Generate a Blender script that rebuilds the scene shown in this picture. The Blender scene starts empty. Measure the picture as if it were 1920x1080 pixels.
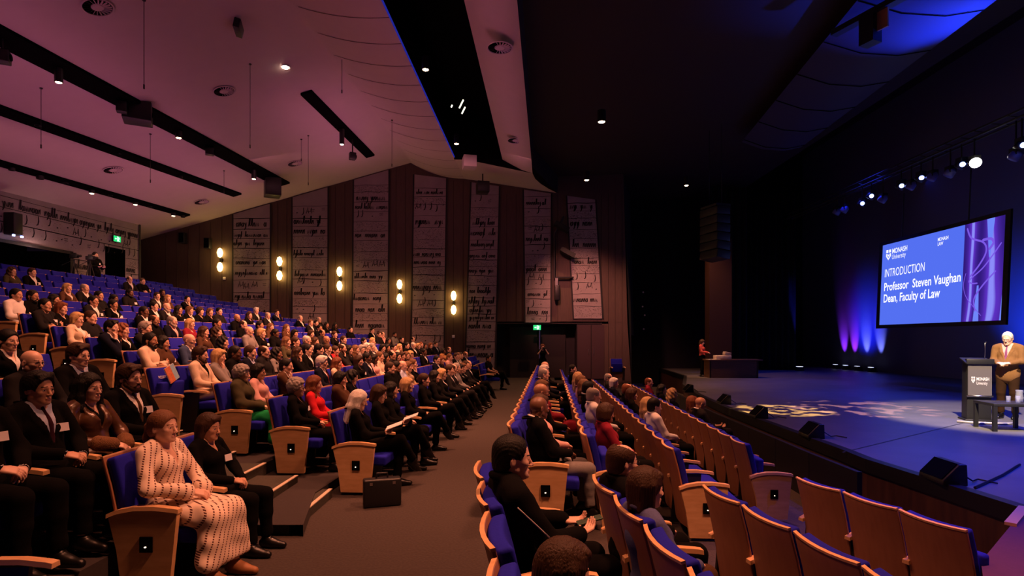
import bpy, bmesh, math, random
import numpy as np
from mathutils import Vector, Matrix, Euler

SC = bpy.context.scene
COL = SC.collection
PI = math.pi
F, CX, HY, EYE = 1071.0, 960.0, 636.0, 1.8      # focal length and horizon of the photograph, eye height
rnd = random.Random(7)

def at_z(px, py, z):
    """Point of the room at height z seen at pixel px, py."""
    d = (EYE - z) * F / (py - HY)
    return Vector(((px - CX) / F * d, d, z))

def at_d(px, py, d):
    return Vector(((px - CX) / F * d, d, EYE + (HY - py) / F * d))

# ------------------------------------------------------------------ materials
MATS = {}
def mat(name, col, rough=0.6, metal=0.0, emit=None, estr=1.0, noise=None, bump=0.0, bscale=80, spec=None, sheen=0.0):
    if name in MATS:
        return MATS[name]
    m = bpy.data.materials.new(name)
    m.use_nodes = True
    nt = m.node_tree
    b = nt.nodes['Principled BSDF']
    b.inputs['Base Color'].default_value = (*col, 1)
    b.inputs['Roughness'].default_value = rough
    b.inputs['Metallic'].default_value = metal
    if spec is not None:
        b.inputs['Specular IOR Level'].default_value = spec
    if sheen:
        b.inputs['Sheen Weight'].default_value = sheen
    if emit:
        b.inputs['Emission Color'].default_value = (*emit, 1)
        b.inputs['Emission Strength'].default_value = estr
    if noise or bump:
        tc = nt.nodes.new('ShaderNodeTexCoord')
        n = nt.nodes.new('ShaderNodeTexNoise')
        n.inputs['Scale'].default_value = bscale
        n.inputs['Detail'].default_value = 4
        nt.links.new(tc.outputs['Object'], n.inputs['Vector'])
        if noise:
            mx = nt.nodes.new('ShaderNodeMix'); mx.data_type = 'RGBA'
            mx.inputs['A'].default_value = (*[c * (1 - noise) for c in col], 1)
            mx.inputs['B'].default_value = (*[min(1, c * (1 + noise)) for c in col], 1)
            nt.links.new(n.outputs['Fac'], mx.inputs['Factor'])
            nt.links.new(mx.outputs['Result'], b.inputs['Base Color'])
        if bump:
            bp = nt.nodes.new('ShaderNodeBump')
            bp.inputs['Strength'].default_value = bump
            bp.inputs['Distance'].default_value = 0.01
            nt.links.new(n.outputs['Fac'], bp.inputs['Height'])
            nt.links.new(bp.outputs['Normal'], b.inputs['Normal'])
    MATS[name] = m
    return m

def wood(name, c1, c2, scale=(1.0, 1.0, 8.0), rough=0.5, wsc=3.0):
    """Wood veneer: stretched noise grain between two browns."""
    if name in MATS:
        return MATS[name]
    m = bpy.data.materials.new(name); m.use_nodes = True
    nt = m.node_tree; b = nt.nodes['Principled BSDF']
    tc = nt.nodes.new('ShaderNodeTexCoord'); mp = nt.nodes.new('ShaderNodeMapping')
    mp.inputs['Scale'].default_value = scale
    n = nt.nodes.new('ShaderNodeTexNoise'); n.inputs['Scale'].default_value = wsc; n.inputs['Detail'].default_value = 6
    cr = nt.nodes.new('ShaderNodeValToRGB')
    cr.color_ramp.elements[0].position = .35; cr.color_ramp.elements[0].color = (*c1, 1)
    cr.color_ramp.elements[1].position = .68; cr.color_ramp.elements[1].color = (*c2, 1)
    nt.links.new(tc.outputs['Object'], mp.inputs['Vector']); nt.links.new(mp.outputs['Vector'], n.inputs['Vector'])
    nt.links.new(n.outputs['Fac'], cr.inputs['Fac']); nt.links.new(cr.outputs['Color'], b.inputs['Base Color'])
    b.inputs['Roughness'].default_value = rough
    MATS[name] = m
    return m

def hairmat(name, col):
    if name in MATS:
        return MATS[name]
    m = bpy.data.materials.new(name); m.use_nodes = True
    nt = m.node_tree; b = nt.nodes['Principled BSDF']
    tc = nt.nodes.new('ShaderNodeTexCoord'); mp = nt.nodes.new('ShaderNodeMapping')
    mp.inputs['Scale'].default_value = (60, 60, 6)
    n = nt.nodes.new('ShaderNodeTexNoise'); n.inputs['Scale'].default_value = 4; n.inputs['Detail'].default_value = 3
    mx = nt.nodes.new('ShaderNodeMix'); mx.data_type = 'RGBA'
    mx.inputs['A'].default_value = (*[c * .55 for c in col], 1); mx.inputs['B'].default_value = (*[min(1, c * 1.4) for c in col], 1)
    bp = nt.nodes.new('ShaderNodeBump'); bp.inputs['Strength'].default_value = .6; bp.inputs['Distance'].default_value = .006
    nt.links.new(tc.outputs['Object'], mp.inputs['Vector']); nt.links.new(mp.outputs['Vector'], n.inputs['Vector'])
    nt.links.new(n.outputs['Fac'], mx.inputs['Factor']); nt.links.new(mx.outputs['Result'], b.inputs['Base Color'])
    nt.links.new(n.outputs['Fac'], bp.inputs['Height']); nt.links.new(bp.outputs['Normal'], b.inputs['Normal'])
    b.inputs['Roughness'].default_value = .55; b.inputs['Specular IOR Level'].default_value = .25
    MATS[name] = m
    return m

def emat(name, col, s):
    if name in MATS:
        return MATS[name]
    m = bpy.data.materials.new(name); m.use_nodes = True
    nt = m.node_tree; nt.nodes.clear()
    e = nt.nodes.new('ShaderNodeEmission'); o = nt.nodes.new('ShaderNodeOutputMaterial')
    e.inputs['Color'].default_value = (*col, 1); e.inputs['Strength'].default_value = s
    nt.links.new(e.outputs[0], o.inputs[0])
    MATS[name] = m
    return m

# ------------------------------------------------------------------ mesh builder
class MB:
    def __init__(s):
        s.v = []; s.f = []; s.mi = []
    def add(s, vs, fs, mi=0):
        o = len(s.v); s.v += [tuple(v) for v in vs]
        s.f += [tuple(i + o for i in f) for f in fs]; s.mi += [mi] * len(fs)
    def box(s, lo, hi, rot=None, mi=0, piv=None):
        x0, y0, z0 = lo; x1, y1, z1 = hi
        vs = [Vector(p) for p in ((x0,y0,z0),(x1,y0,z0),(x1,y1,z0),(x0,y1,z0),(x0,y0,z1),(x1,y0,z1),(x1,y1,z1),(x0,y1,z1))]
        if rot is not None:
            c = Vector(piv) if piv is not None else (Vector(lo) + Vector(hi)) / 2
            R = Euler(rot).to_matrix(); vs = [R @ (v - c) + c for v in vs]
        s.add(vs, [(0,3,2,1),(4,5,6,7),(0,1,5,4),(1,2,6,5),(2,3,7,6),(3,0,4,7)], mi)
        return s
    def prism(s, poly, axis, a, b, mi=0):
        """Extrude a 2-D polygon (counter-clockwise) along an axis from a to b."""
        n = len(poly)
        def P(p, t):
            return {'x': (t, p[0], p[1]), 'y': (p[0], t, p[1]), 'z': (p[0], p[1], t)}[axis]
        vs = [P(p, a) for p in poly] + [P(p, b) for p in poly]
        fs = [tuple(range(n - 1, -1, -1)), tuple(range(n, 2 * n))] + [(i, (i + 1) % n, n + (i + 1) % n, n + i) for i in range(n)]
        s.add(vs, fs, mi); return s
    def tube(s, pts, r, n=8, cap=True, mi=0):
        pts = [Vector(p) for p in pts]
        rs = r if isinstance(r, (list, tuple)) else [r] * len(pts)
        vs = []; fs = []
        for i, p in enumerate(pts):
            t = (pts[min(i + 1, len(pts) - 1)] - pts[max(i - 1, 0)]).normalized()
            a = t.orthogonal().normalized() if i == 0 else (a - t * a.dot(t)).normalized()
            b = t.cross(a)
            for k in range(n):
                w = 2 * PI * k / n
                vs.append(p + (a * math.cos(w) + b * math.sin(w)) * rs[i])
        for i in range(len(pts) - 1):
            for k in range(n):
                k2 = (k + 1) % n
                fs.append((i * n + k, i * n + k2, (i + 1) * n + k2, (i + 1) * n + k))
        if cap:
            fs.append(tuple(range(n - 1, -1, -1))); m = (len(pts) - 1) * n
            fs.append(tuple(range(m, m + n)))
        s.add(vs, fs, mi); return s
    def lathe(s, prof, n=20, c=(0, 0, 0), mi=0):
        vs = []; fs = []
        for r, z in prof:
            for k in range(n):
                w = 2 * PI * k / n
                vs.append((c[0] + r * math.cos(w), c[1] + r * math.sin(w), c[2] + z))
        for i in range(len(prof) - 1):
            for k in range(n):
                k2 = (k + 1) % n
                fs.append((i * n + k, i * n + k2, (i + 1) * n + k2, (i + 1) * n + k))
        if prof[0][0] > 1e-5: fs.append(tuple(range(n - 1, -1, -1)))
        if prof[-1][0] > 1e-5:
            m = (len(prof) - 1) * n; fs.append(tuple(range(m, m + n)))
        s.add(vs, fs, mi); return s
    def sheet(s, grid, mi=0):
        """Quad sheet through a grid (rows of points)."""
        nr, nc = len(grid), len(grid[0])
        vs = [p for row in grid for p in row]
        fs = [(i * nc + j, i * nc + j + 1, (i + 1) * nc + j + 1, (i + 1) * nc + j) for i in range(nr - 1) for j in range(nc - 1)]
        s.add(vs, fs, mi); return s
    def mesh(s, name, smooth=False):
        me = bpy.data.meshes.new(name)
        me.from_pydata(s.v, [], s.f); me.update()
        if any(s.mi): me.polygons.foreach_set('material_index', s.mi)
        if smooth: me.polygons.foreach_set('use_smooth', [True] * len(me.polygons))
        return me
    def build(s, name, m, parent=None, smooth=False, bevel=0.0, seg=2, loc=None):
        me = s.mesh(name, smooth)
        for x in (m if isinstance(m, (list, tuple)) else [m]): me.materials.append(x)
        o = bpy.data.objects.new(name, me); COL.objects.link(o)
        if parent: o.parent = parent
        if loc is not None: o.location = loc
        if bevel:
            b = o.modifiers.new('bevel', 'BEVEL'); b.width = bevel; b.segments = seg; b.limit_method = 'ANGLE'; b.angle_limit = .6
            me.polygons.foreach_set('use_smooth', [True] * len(me.polygons))
        return o

def obj(name, me, parent=None, loc=None):
    o = bpy.data.objects.new(name, me); COL.objects.link(o)
    if parent: o.parent = parent
    if loc is not None: o.location = loc
    return o

def tag(o, label=None, cat=None, group=None, kind=None):
    if label: o['label'] = label
    if cat: o['category'] = cat
    if group: o['group'] = group
    if kind: o['kind'] = kind
    return o

def thing(name, label, cat, loc=(0, 0, 0), rz=0, group=None):
    o = bpy.data.objects.new(name, None); COL.objects.link(o)
    o.location = loc; o.rotation_euler = (0, 0, rz)
    return tag(o, label, cat, group)

def struct(o):
    o['kind'] = 'structure'; return o

def copy_tree(o, parent=None):
    c = o.copy(); COL.objects.link(c); c.parent = parent
    for ch in o.children:
        copy_tree(ch, c)
    return c

def light(kind, name, loc, energy, col, target=None, **kw):
    l = bpy.data.lights.new(name, kind); l.energy = energy; l.color = col
    for k, v in kw.items(): setattr(l, k, v)
    o = bpy.data.objects.new(name, l); COL.objects.link(o); o.location = loc
    if target is not None:
        o.rotation_euler = (Vector(target) - Vector(loc)).to_track_quat('-Z', 'Y').to_euler()
    return o

ORD = ['zeroth','first','second','third','fourth','fifth','sixth','seventh','eighth','ninth','tenth','eleventh','twelfth','thirteenth','fourteenth','fifteenth','sixteenth','seventeenth','eighteenth','nineteenth','twentieth']
def ordn(n):
    if n <= 20: return ORD[n]
    if n < 30: return 'twenty-' + ORD[n - 20]
    if n == 30: return 'thirtieth'
    return 'thirty-' + ORD[n - 30]

# ------------------------------------------------------------------ camera, world, view
cam = bpy.data.cameras.new('camera'); camo = bpy.data.objects.new('camera', cam); COL.objects.link(camo)
camo.location = (0, 0, EYE); camo.rotation_euler = (PI / 2, 0, 0)
cam.sensor_width = 36; cam.sensor_fit = 'HORIZONTAL'; cam.lens = 36 * F / 1920; cam.shift_y = (HY - 540) / 1920
cam.clip_start = .05; cam.clip_end = 200
SC.camera = camo
w = bpy.data.worlds.new('world'); SC.world = w; w.use_nodes = True
w.node_tree.nodes['Background'].inputs['Color'].default_value = (.012, .006, .014, 1)
w.node_tree.nodes['Background'].inputs['Strength'].default_value = .25
SC.view_settings.view_transform = 'Standard'; SC.view_settings.look = 'None'
SC.view_settings.exposure = 0; SC.view_settings.gamma = 1; SC.view_settings.use_curve_mapping = False
# ------------------------------------------------------------------ implicit-surface modeller (organic shapes)
V3 = lambda *a: np.array(a, dtype=float)
def axis(segs):
    """segs: list of (lo, hi, step), contiguous."""
    out = [segs[0][0]]
    for lo, hi, st in segs:
        n = max(1, int(round((hi - lo) / st)))
        out += list(np.linspace(lo, hi, n + 1)[1:])
    return np.array(out)

class SDF:
    def __init__(s, xs, ys, zs):
        s.ax = (np.asarray(xs), np.asarray(ys), np.asarray(zs))
        s.v = np.full([len(a) for a in s.ax], 1.0, np.float32)
    def _sl(s, lo, hi):
        return tuple(slice(max(0, np.searchsorted(a, l) - 1), np.searchsorted(a, h) + 1) for a, l, h in zip(s.ax, lo, hi))
    def _op(s, fn, lo, hi, k, sub):
        m = k + .03
        sl = s._sl(lo - m, hi + m)
        X, Y, Z = s.ax[0][sl[0]][:, None, None], s.ax[1][sl[1]][None, :, None], s.ax[2][sl[2]][None, None, :]
        if 0 in (X.size, Y.size, Z.size): return
        d = fn(X, Y, Z); o = s.v[sl]
        if sub: d = -d
        if k > 0:
            h = np.clip(.5 + .5 * ((d - o) if sub else (o - d)) / k, 0, 1)
            r = o * (1 - h) + d * h + (k * h * (1 - h)) * (1 if sub else -1)
        else:
            r = np.maximum(o, d) if sub else np.minimum(o, d)
        s.v[sl] = r
    def cap(s, a, b, ra, rb=None, k=.02, sub=False):
        a, b = np.asarray(a, float), np.asarray(b, float); rb = ra if rb is None else rb
        ba = b - a; L = max(ba @ ba, 1e-9)
        def fn(X, Y, Z):
            px, py, pz = X - a[0], Y - a[1], Z - a[2]
            t = np.clip((px * ba[0] + py * ba[1] + pz * ba[2]) / L, 0, 1)
            return np.sqrt((px - t * ba[0]) ** 2 + (py - t * ba[1]) ** 2 + (pz - t * ba[2]) ** 2) - (ra + t * (rb - ra))
        r = max(ra, rb)
        s._op(fn, np.minimum(a, b) - r, np.maximum(a, b) + r, k, sub)
    def ell(s, c, r, R=None, k=.02, sub=False):
        c = np.asarray(c, float); r = np.asarray(r, float)
        R = np.eye(3) if R is None else np.asarray(R)
        def fn(X, Y, Z):
            px, py, pz = X - c[0], Y - c[1], Z - c[2]
            q = [(px * R[0, i] + py * R[1, i] + pz * R[2, i]) for i in range(3)]
            k0 = np.sqrt((q[0] / r[0]) ** 2 + (q[1] / r[1]) ** 2 + (q[2] / r[2]) ** 2)
            k1 = np.sqrt((q[0] / r[0] ** 2) ** 2 + (q[1] / r[1] ** 2) ** 2 + (q[2] / r[2] ** 2) ** 2) + 1e-9
            return k0 * (k0 - 1) / k1
        e = np.abs(R) @ r
        s._op(fn, c - e, c + e, k, sub)
    def chain(s, pts, rs, k=.02, sub=False):
        for i in range(len(pts) - 1):
            s.cap(pts[i], pts[i + 1], rs[i], rs[i + 1], k, sub)
    def run(s, prims, inf=0.0):
        for p in prims:
            if p[0] == 'c': s.cap(p[1], p[2], p[3] + inf, p[4] + inf, p[5])
            elif p[0] == 'e': s.ell(p[1], np.asarray(p[2]) + inf, p[3], p[4])
            elif p[0] == '-e': s.ell(p[1], p[2], p[3], p[4], True)
            elif p[0] == '-c': s.cap(p[1], p[2], p[3], p[4], p[5], True)
        return s
    def front(s, y, z):
        j = int(np.argmin(abs(s.ax[1] - y))); k = int(np.argmin(abs(s.ax[2] - z)))
        col = s.v[:, j, k]; i = np.where(col < 0)[0]
        return float(s.ax[0][i[-1]]) if len(i) else 0.0
    def polygonize(s):
        """Naive surface nets on the rectilinear grid -> (verts, quads)."""
        v = s.v; neg = v < 0
        cnt = np.zeros([n - 1 for n in v.shape], np.int8)
        offs = [(i, j, k) for i in (0, 1) for j in (0, 1) for k in (0, 1)]
        sh = cnt.shape
        cut = lambda a, o: a[o[0]:o[0] + sh[0], o[1]:o[1] + sh[1], o[2]:o[2] + sh[2]]
        for o in offs: cnt += cut(neg, o)
        idx = np.argwhere((cnt > 0) & (cnt < 8))
        ids = np.full(sh, -1, np.int64); ids[tuple(idx.T)] = np.arange(len(idx))
        acc = np.zeros((len(idx), 3)); num = np.zeros(len(idx))
        pos = lambda o: np.stack([s.ax[a][idx[:, a] + o[a]] for a in range(3)], 1)
        val = {o: v[idx[:, 0] + o[0], idx[:, 1] + o[1], idx[:, 2] + o[2]] for o in offs}
        for a in range(3):
            for o in offs:
                if o[a]: continue
                p = list(o); p[a] = 1; p = tuple(p)
                v0, v1 = val[o], val[p]; m = (v0 < 0) != (v1 < 0)
                t = np.where(m, v0 / np.where(m, v0 - v1, 1), 0)[:, None]
                acc += np.where(m[:, None], pos(o) * (1 - t) + pos(p) * t, 0); num += m
        verts = acc / num[:, None]
        quads = []
        for a in range(3):
            b, c = (a + 1) % 3, (a + 2) % 3
            s0 = [slice(None)] * 3; s1 = [slice(None)] * 3; s0[a] = slice(0, -1); s1[a] = slice(1, None)
            n0, n1 = neg[tuple(s0)], neg[tuple(s1)]
            e = np.argwhere(n0 != n1)
            e = e[(e[:, b] > 0) & (e[:, c] > 0) & (e[:, b] < v.shape[b] - 1) & (e[:, c] < v.shape[c] - 1)]
            if not len(e): continue
            fl = n0[tuple(e.T)]
            q = []
            for db, dc in ((0, 0), (1, 0), (1, 1), (0, 1)):
                g = e.copy(); g[:, b] -= db; g[:, c] -= dc
                q.append(ids[tuple(g.T)])
            q = np.stack(q, 1)
            q[~fl] = q[~fl][:, ::-1]
            quads.append(q)
        q = np.concatenate(quads); q = q[(q >= 0).all(1)]
        return verts, q

def np_mesh(name, verts, quads, mi=None, nmat=1, smooth_it=1):
    for _ in range(smooth_it):
        acc = np.zeros_like(verts); n = np.zeros(len(verts))
        for i in range(4):
            a, b = quads[:, i], quads[:, (i + 1) % 4]
            np.add.at(acc, a, verts[b]); np.add.at(n, a, 1); np.add.at(acc, b, verts[a]); np.add.at(n, b, 1)
        verts = np.where(n[:, None] > 0, verts * .5 + .5 * acc / np.maximum(n, 1)[:, None], verts)
    used = np.unique(quads); remap = np.full(len(verts), -1, np.int64); remap[used] = np.arange(len(used))
    verts = verts[used]; quads = remap[quads]
    me = bpy.data.meshes.new(name)
    me.vertices.add(len(verts)); me.vertices.foreach_set('co', verts.astype(np.float32).ravel())
    me.loops.add(quads.size); me.loops.foreach_set('vertex_index', quads.astype(np.int32).ravel())
    me.polygons.add(len(quads)); me.polygons.foreach_set('loop_start', np.arange(0, quads.size, 4, dtype=np.int32))
    me.polygons.foreach_set('use_smooth', np.ones(len(quads), bool))
    for _ in range(nmat): me.materials.append(None)
    if mi is not None: me.polygons.foreach_set('material_index', mi.astype(np.int32))
    me.update(calc_edges=True)
    return me

def grid(lo, hi, st):
    return SDF(*[np.arange(l, h + st, st) for l, h in zip(lo, hi)])

def put(me, name, mats, parent=None, M=None):
    """Link a mesh with per-object materials."""
    o = bpy.data.objects.new(name, me); COL.objects.link(o)
    for sl, m in zip(o.material_slots, mats):
        sl.link = 'OBJECT'; sl.material = m
    if parent: o.parent = parent
    if M is not None: o.matrix_local = M
    return o

# ------------------------------------------------------------------ people: skeleton, body, clothes, hair
def rotm(yaw, pitch, roll=0):
    return np.array((Matrix.Rotation(yaw, 3, 'Z') @ Matrix.Rotation(pitch, 3, 'Y') @ Matrix.Rotation(roll, 3, 'X')))

def skeleton(sex='m', hands='lap', legs='n', yaw=0., pitch=.05, lean=.2, stand=False, girth=1.0):
    J = dict(sex=sex, girth=girth, stand=stand)
    up = V3(-math.sin(lean), 0, math.cos(lean)); fw = V3(math.cos(lean), 0, math.sin(lean))
    P = V3(0, 0, .94 if stand else .55)
    N = P + up * .49
    sw = .185 if sex == 'm' else .160
    J.update(P=P, up=up, fw=fw, N=N, R=np.stack([fw, V3(0, 1, 0), up], 1), H=N + V3(.04, 0, .13), HR=rotm(yaw, pitch))
    z0 = P[2] - .55
    for s, sd in ((1, 'L'), (-1, 'R')):
        S = N - up * .05 + V3(0, s * sw, 0); J['S' + sd] = S
        if stand:
            hip = V3(0, s * .09, .92); K = V3(.025, s * .10, .50); A = V3(-.02, s * .11, .085)
        else:
            hip = V3(0, s * .095, .525); K = V3(.45, s * .115, .515); A = V3(.46, s * .125, .09)
            if legs == 'x':
                if s > 0: K, A = V3(.45, .10, .50), V3(.42, .10, .09)
                else: hip, K, A = V3(0, -.09, .55), V3(.47, .0, .635), V3(.64, .13, .32)
            elif legs == 'out':
                K, A = V3(.44, s * .13, .50), V3(.62, s * .12, .10)
        J['hip' + sd], J['K' + sd], J['A' + sd] = hip, K, A
        if hands == 'lap':
            E, W, D, Nn = V3(.02, s * .255, .735 + z0), V3(.235, s * .085, .655 + z0), V3(.62, -s * .7, -.25), V3(-.3, -s * .3, -.9)
            if s < 0: W = W + V3(.02, 0, .03)
        elif hands == 'rest':
            E, W, D, Nn = V3(.02, s * .25, .74 + z0), V3(.25, s * .14, .66 + z0), V3(.97, -s * .1, -.22), V3(-.2, 0, -1)
        elif hands == 'cross':
            E = V3(.06, s * .235, .745 + z0)
            W = V3(.155, .06, .80 + z0) if s < 0 else V3(.17, -.05, .745 + z0)
            D, Nn = V3(-.1, -s * 1., .1), V3(-1, 0, 0)
        elif hands == 'chin':
            if s < 0:
                E, W = V3(.17, -.15, .70), J['H'] + V3(.085, -.05, -.215)
                D, Nn = V3(.0, .25, .97), V3(-1, 0, .1)
            else:
                E, W, D, Nn = V3(.05, .24, .73), V3(.17, -.0, .70), V3(.1, -1, -.1), V3(-.2, 0, -1)
        elif hands == 'read':
            E, W, D, Nn = V3(.05, s * .235, .73 + z0), V3(.27, s * .13, .73 + z0), V3(.8, -s * .55, .1), V3(.1, -s * .3, 1)
        elif hands == 'lectern':
            E, W, D, Nn = V3(.03, s * .215, 1.12), V3(.25, s * .09, 1.09), V3(.7, -s * .75, -.05), V3(-.2, -s * .3, -.9)
        elif hands == 'camera':
            E, W, D, Nn = V3(.16, s * .24, 1.24), V3(.22, s * .09, 1.46), V3(.3, -s * .5, .7), V3(.4, -s * .8, 0)
        else:
            E, W, D, Nn = V3(.0, s * .28, 1.12), V3(.2, s * .22, 1.05), V3(1, 0, 0), V3(0, 0, -1)
        D = D / np.linalg.norm(D); Nn = Nn - D * (Nn @ D); Nn /= np.linalg.norm(Nn)
        T = np.cross(D, Nn)
        # thumb towards the body's middle or up
        ref = V3(0, -s, .6) if hands not in ('cross',) else V3(0, 0, 1)
        if T @ ref < 0: T = -T
        J['E' + sd], J['W' + sd], J['hand' + sd] = E, W, (D, Nn, T)
    return J

def torso(J, shrink=1.0):
    P, up, R, g = J['P'], J['up'], J['R'], J['girth']; m = J['sex'] == 'm'
    t = [('e', P + V3(-.01, 0, .015), (.118 * g, .158 if m else .170, .115), R, .04),
         ('e', P + up * .15, (.104 * g, (.136 if m else .115) * g, .13), R, .05),
         ('e', P + up * .31, (.112 * (g * .5 + .5), .158 if m else .134, .15), R, .05),
         ('c', J['SL'] * .9 + J['SR'] * .1, J['SR'] * .9 + J['SL'] * .1, (.054 if m else .046), (.054 if m else .046), .04)]
    for sd in 'LR':
        t.append(('c', J['N'] + V3(.0, 0, .005), J['N'] * .35 + J['S' + sd] * .65 + V3(0, 0, .012), .048, .045, .03))
        if not m:
            s = 1 if sd == 'L' else -1
            t.append(('e', P + up * .315 + J['fw'] * .072 + V3(0, s * .065, 0), (.056, .060, .064), R, .04))
    if g > 1.05:
        t.append(('e', P + up * .14 + J['fw'] * .05, (.11 * g, .13 * g, .13), R, .05))
    return t

def arms(J, to=1.0, r=1.0):
    t = []; m = J['sex'] == 'm'; q = r * (1 if m else .86)
    for sd in 'LR':
        S, E, W = J['S' + sd], J['E' + sd], J['W' + sd]
        t += [('c', S, E, .049 * q, .039 * q, .025), ('c', E, E + (W - E) * to, .039 * q, .028 * q, .012)]
    return t

def legs_(J, r=1.0):
    t = []
    for sd in 'LR':
        h, K, A = J['hip' + sd], J['K' + sd], J['A' + sd]
        t += [('c', h, K, .085 * r, .060 * r, .04), ('c', K, K * .6 + A * .4, .058 * r, .054 * r, .015), ('c', K * .6 + A * .4, A, .052 * r, .034 * r, .02)]
    return t

def head_prims(J):
    H, R = J['H'], J['HR']; T = lambda x, y, z: H + R @ V3(x, y, z)
    f = J['sex'] == 'f'; j = .9 if f else 1.0
    p = [('e', T(-.014, 0, .030), (.099, .077, .087), R, .01),
         ('e', T(.028, 0, -.03), (.060, .061, .085), R, .03),
         ('c', T(.062, -.012, -.094), T(.062, .012, -.094), .021 * j, .021 * j, .025)]
    for s in (1, -1):
        p += [('c', T(.06, s * .01, -.092), T(-.005, s * .052 * j, -.055), .018, .022 * j, .025),
              ('e', T(.060, s * .040, -.024), (.020, .020, .018), R, .02)]
    p += [('c', T(.081, -.028, .014), T(.081, .028, .014), .010 * j, .010 * j, .014)]
    for s in (1, -1):
        p += [('-e', T(.101, s * .031, -.003), (.019, .018, .012), R, .010)]
    for s in (1, -1):
        p += [('e', T(.0735, s * .031, -.003), (.0125, .0125, .0125), R, .002),
              ('c', T(.084, s * .020, .004), T(.081, s * .043, .003), .0045, .004, .004)]
    p += [('c', T(.087, 0, .004), T(.108, 0, -.036), .008, .0115, .008),
          ('e', T(.099, .012, -.040), (.009, .008, .007), R, .006), ('e', T(.099, -.012, -.040), (.009, .008, .007), R, .006),
          ('c', T(.089, -.017, -.0655), T(.089, .017, -.0655), .006, .006, .006), ('c', T(.088, -.014, -.076), T(.088, .014, -.076), .007, .007, .006),
          ('-c', T(.102, -.02, -.0708), T(.102, .02, -.0708), .005, .005, .003),
          ('e', T(.080, 0, -.102), (.014, .016, .012), R, .015)]
    for s in (1, -1):
        p += [('e', T(-.012, s * .079, -.010), (.020, .008, .031), R @ rotm(s * -.35, .2), .006),
              ('-e', T(-.006, s * .090, -.006), (.011, .006, .017), R, .005)]
    return p

def hand_prims(J):
    p = []; f = .9 if J['sex'] == 'f' else 1.0
    for sd in 'LR':
        W = J['W' + sd]; D, Nn, T = J['hand' + sd]
        for o in (.027, .009, -.009, -.026):
            p.append(('c', W + D * .01 + T * o * .6, W + D * .085 * f + T * o, .014, .0115, .01))
        for o, L, cu in ((.029, .070, .35), (.0098, .080, .42), (-.0098, .074, .50), (-.0275, .058, .58)):
            a = W + D * .087 * f + T * o; d = D; rr = .0088
            for i, fr in enumerate((.45, .32, .23)):
                c, s_ = math.cos(cu), math.sin(cu)
                d = d * c + Nn * s_ ; d /= np.linalg.norm(d)
                b = a + d * L * fr * f
                p.append(('c', a, b, rr, rr - .0008, .002)); a = b; rr -= .0008
                cu *= 1.1
        a = W + D * .02 + T * .022; b = a + D * .030 * f + T * .026 + Nn * .008; c = b + D * .034 * f + T * .008 + Nn * .006
        p += [('c', a, b, .014, .0115, .008), ('c', b, c, .011, .0085, .003)]
    return p

def body_mesh(J, name='person'):
    H = J['H']; z0 = J['P'][2] - .55
    hx = [J['W' + s][0] for s in 'LR']; hz = [J['W' + s][2] for s in 'LR']
    st = .0055
    hands_hi = max(hz) > 1.0 + z0 - .1 and not J['stand']
    zlo = min(hz) - .07; zhi = max(h for h in hz if h < 1.0 + z0 or J['stand']) + .08
    if J['stand']: zhi = max(hz) + .12
    ztop = H[2] + .15; hb = H[2] - .17
    zs = [(-.0, zlo, .018), (zlo, min(zhi, hb - .01), st)]
    if zhi < hb - .02: zs.append((min(zhi, hb - .01), hb, .014))
    zs.append((zs[-1][1], ztop, st))
    xh = max(hx) + .2
    xs = axis([(-.36, H[0] - .13, .016), (H[0] - .13, max(xh, H[0] + .15), st), (max(xh, H[0] + .15), .92, .016)])
    yw = .15
    ys = axis([(-.36, -yw, .014), (-yw, yw, st), (yw, .36, .014)])
    s = SDF(xs, ys, axis(zs))
    s.run(torso(J)).run(arms(J)).run(legs_(J))
    for sd in 'LR':
        A = J['A' + sd]; d = A - J['K' + sd]; d /= np.linalg.norm(d)
        f_ = V3(1, 0, 0) if abs(d[0]) < .35 else V3(.75, 0, -.66)
        n_ = V3(0, 0, -1) if abs(d[0]) < .35 else V3(-.66, 0, -.75)
        s.cap(A - f_ * .02 + n_ * .04, A + f_ * .13 + n_ * .055, .030, .020, .02)
    r = .058 if J['sex'] == 'm' else .047
    s.cap(J['N'] - J['up'] * .03, J['H'] + J['HR'] @ V3(-.022, 0, -.05), r, r * .96, .025)
    s.run(head_prims(J)).run(hand_prims(J))
    v, q = s.polygonize()
    c = v[q].mean(1); loc = (c - H) @ J['HR']
    mi = np.zeros(len(q), np.int32)
    x, y, z = loc.T; ay = abs(y)
    de = np.sqrt((x - .0735) ** 2 + (ay - .031) ** 2 + (z + .003) ** 2)
    eye = (de < .0142) & (x > .079) & (abs(z + .003) < .0065)
    mi[eye] = 2
    mi[eye & (np.hypot(ay - .031, z + .003) < .0062)] = 3
    mi[(x > .065) & (z > .0185 - (ay - .03) * .06) & (z < .0258 - (ay - .03) * .08) & (ay > .013) & (ay < .049)] = 4
    mi[(x > .084) & (abs(z + .071) < .0100 - ay * .25) & (ay < .022)] = 1
    return np_mesh(name, v, q, mi, 5)

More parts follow.
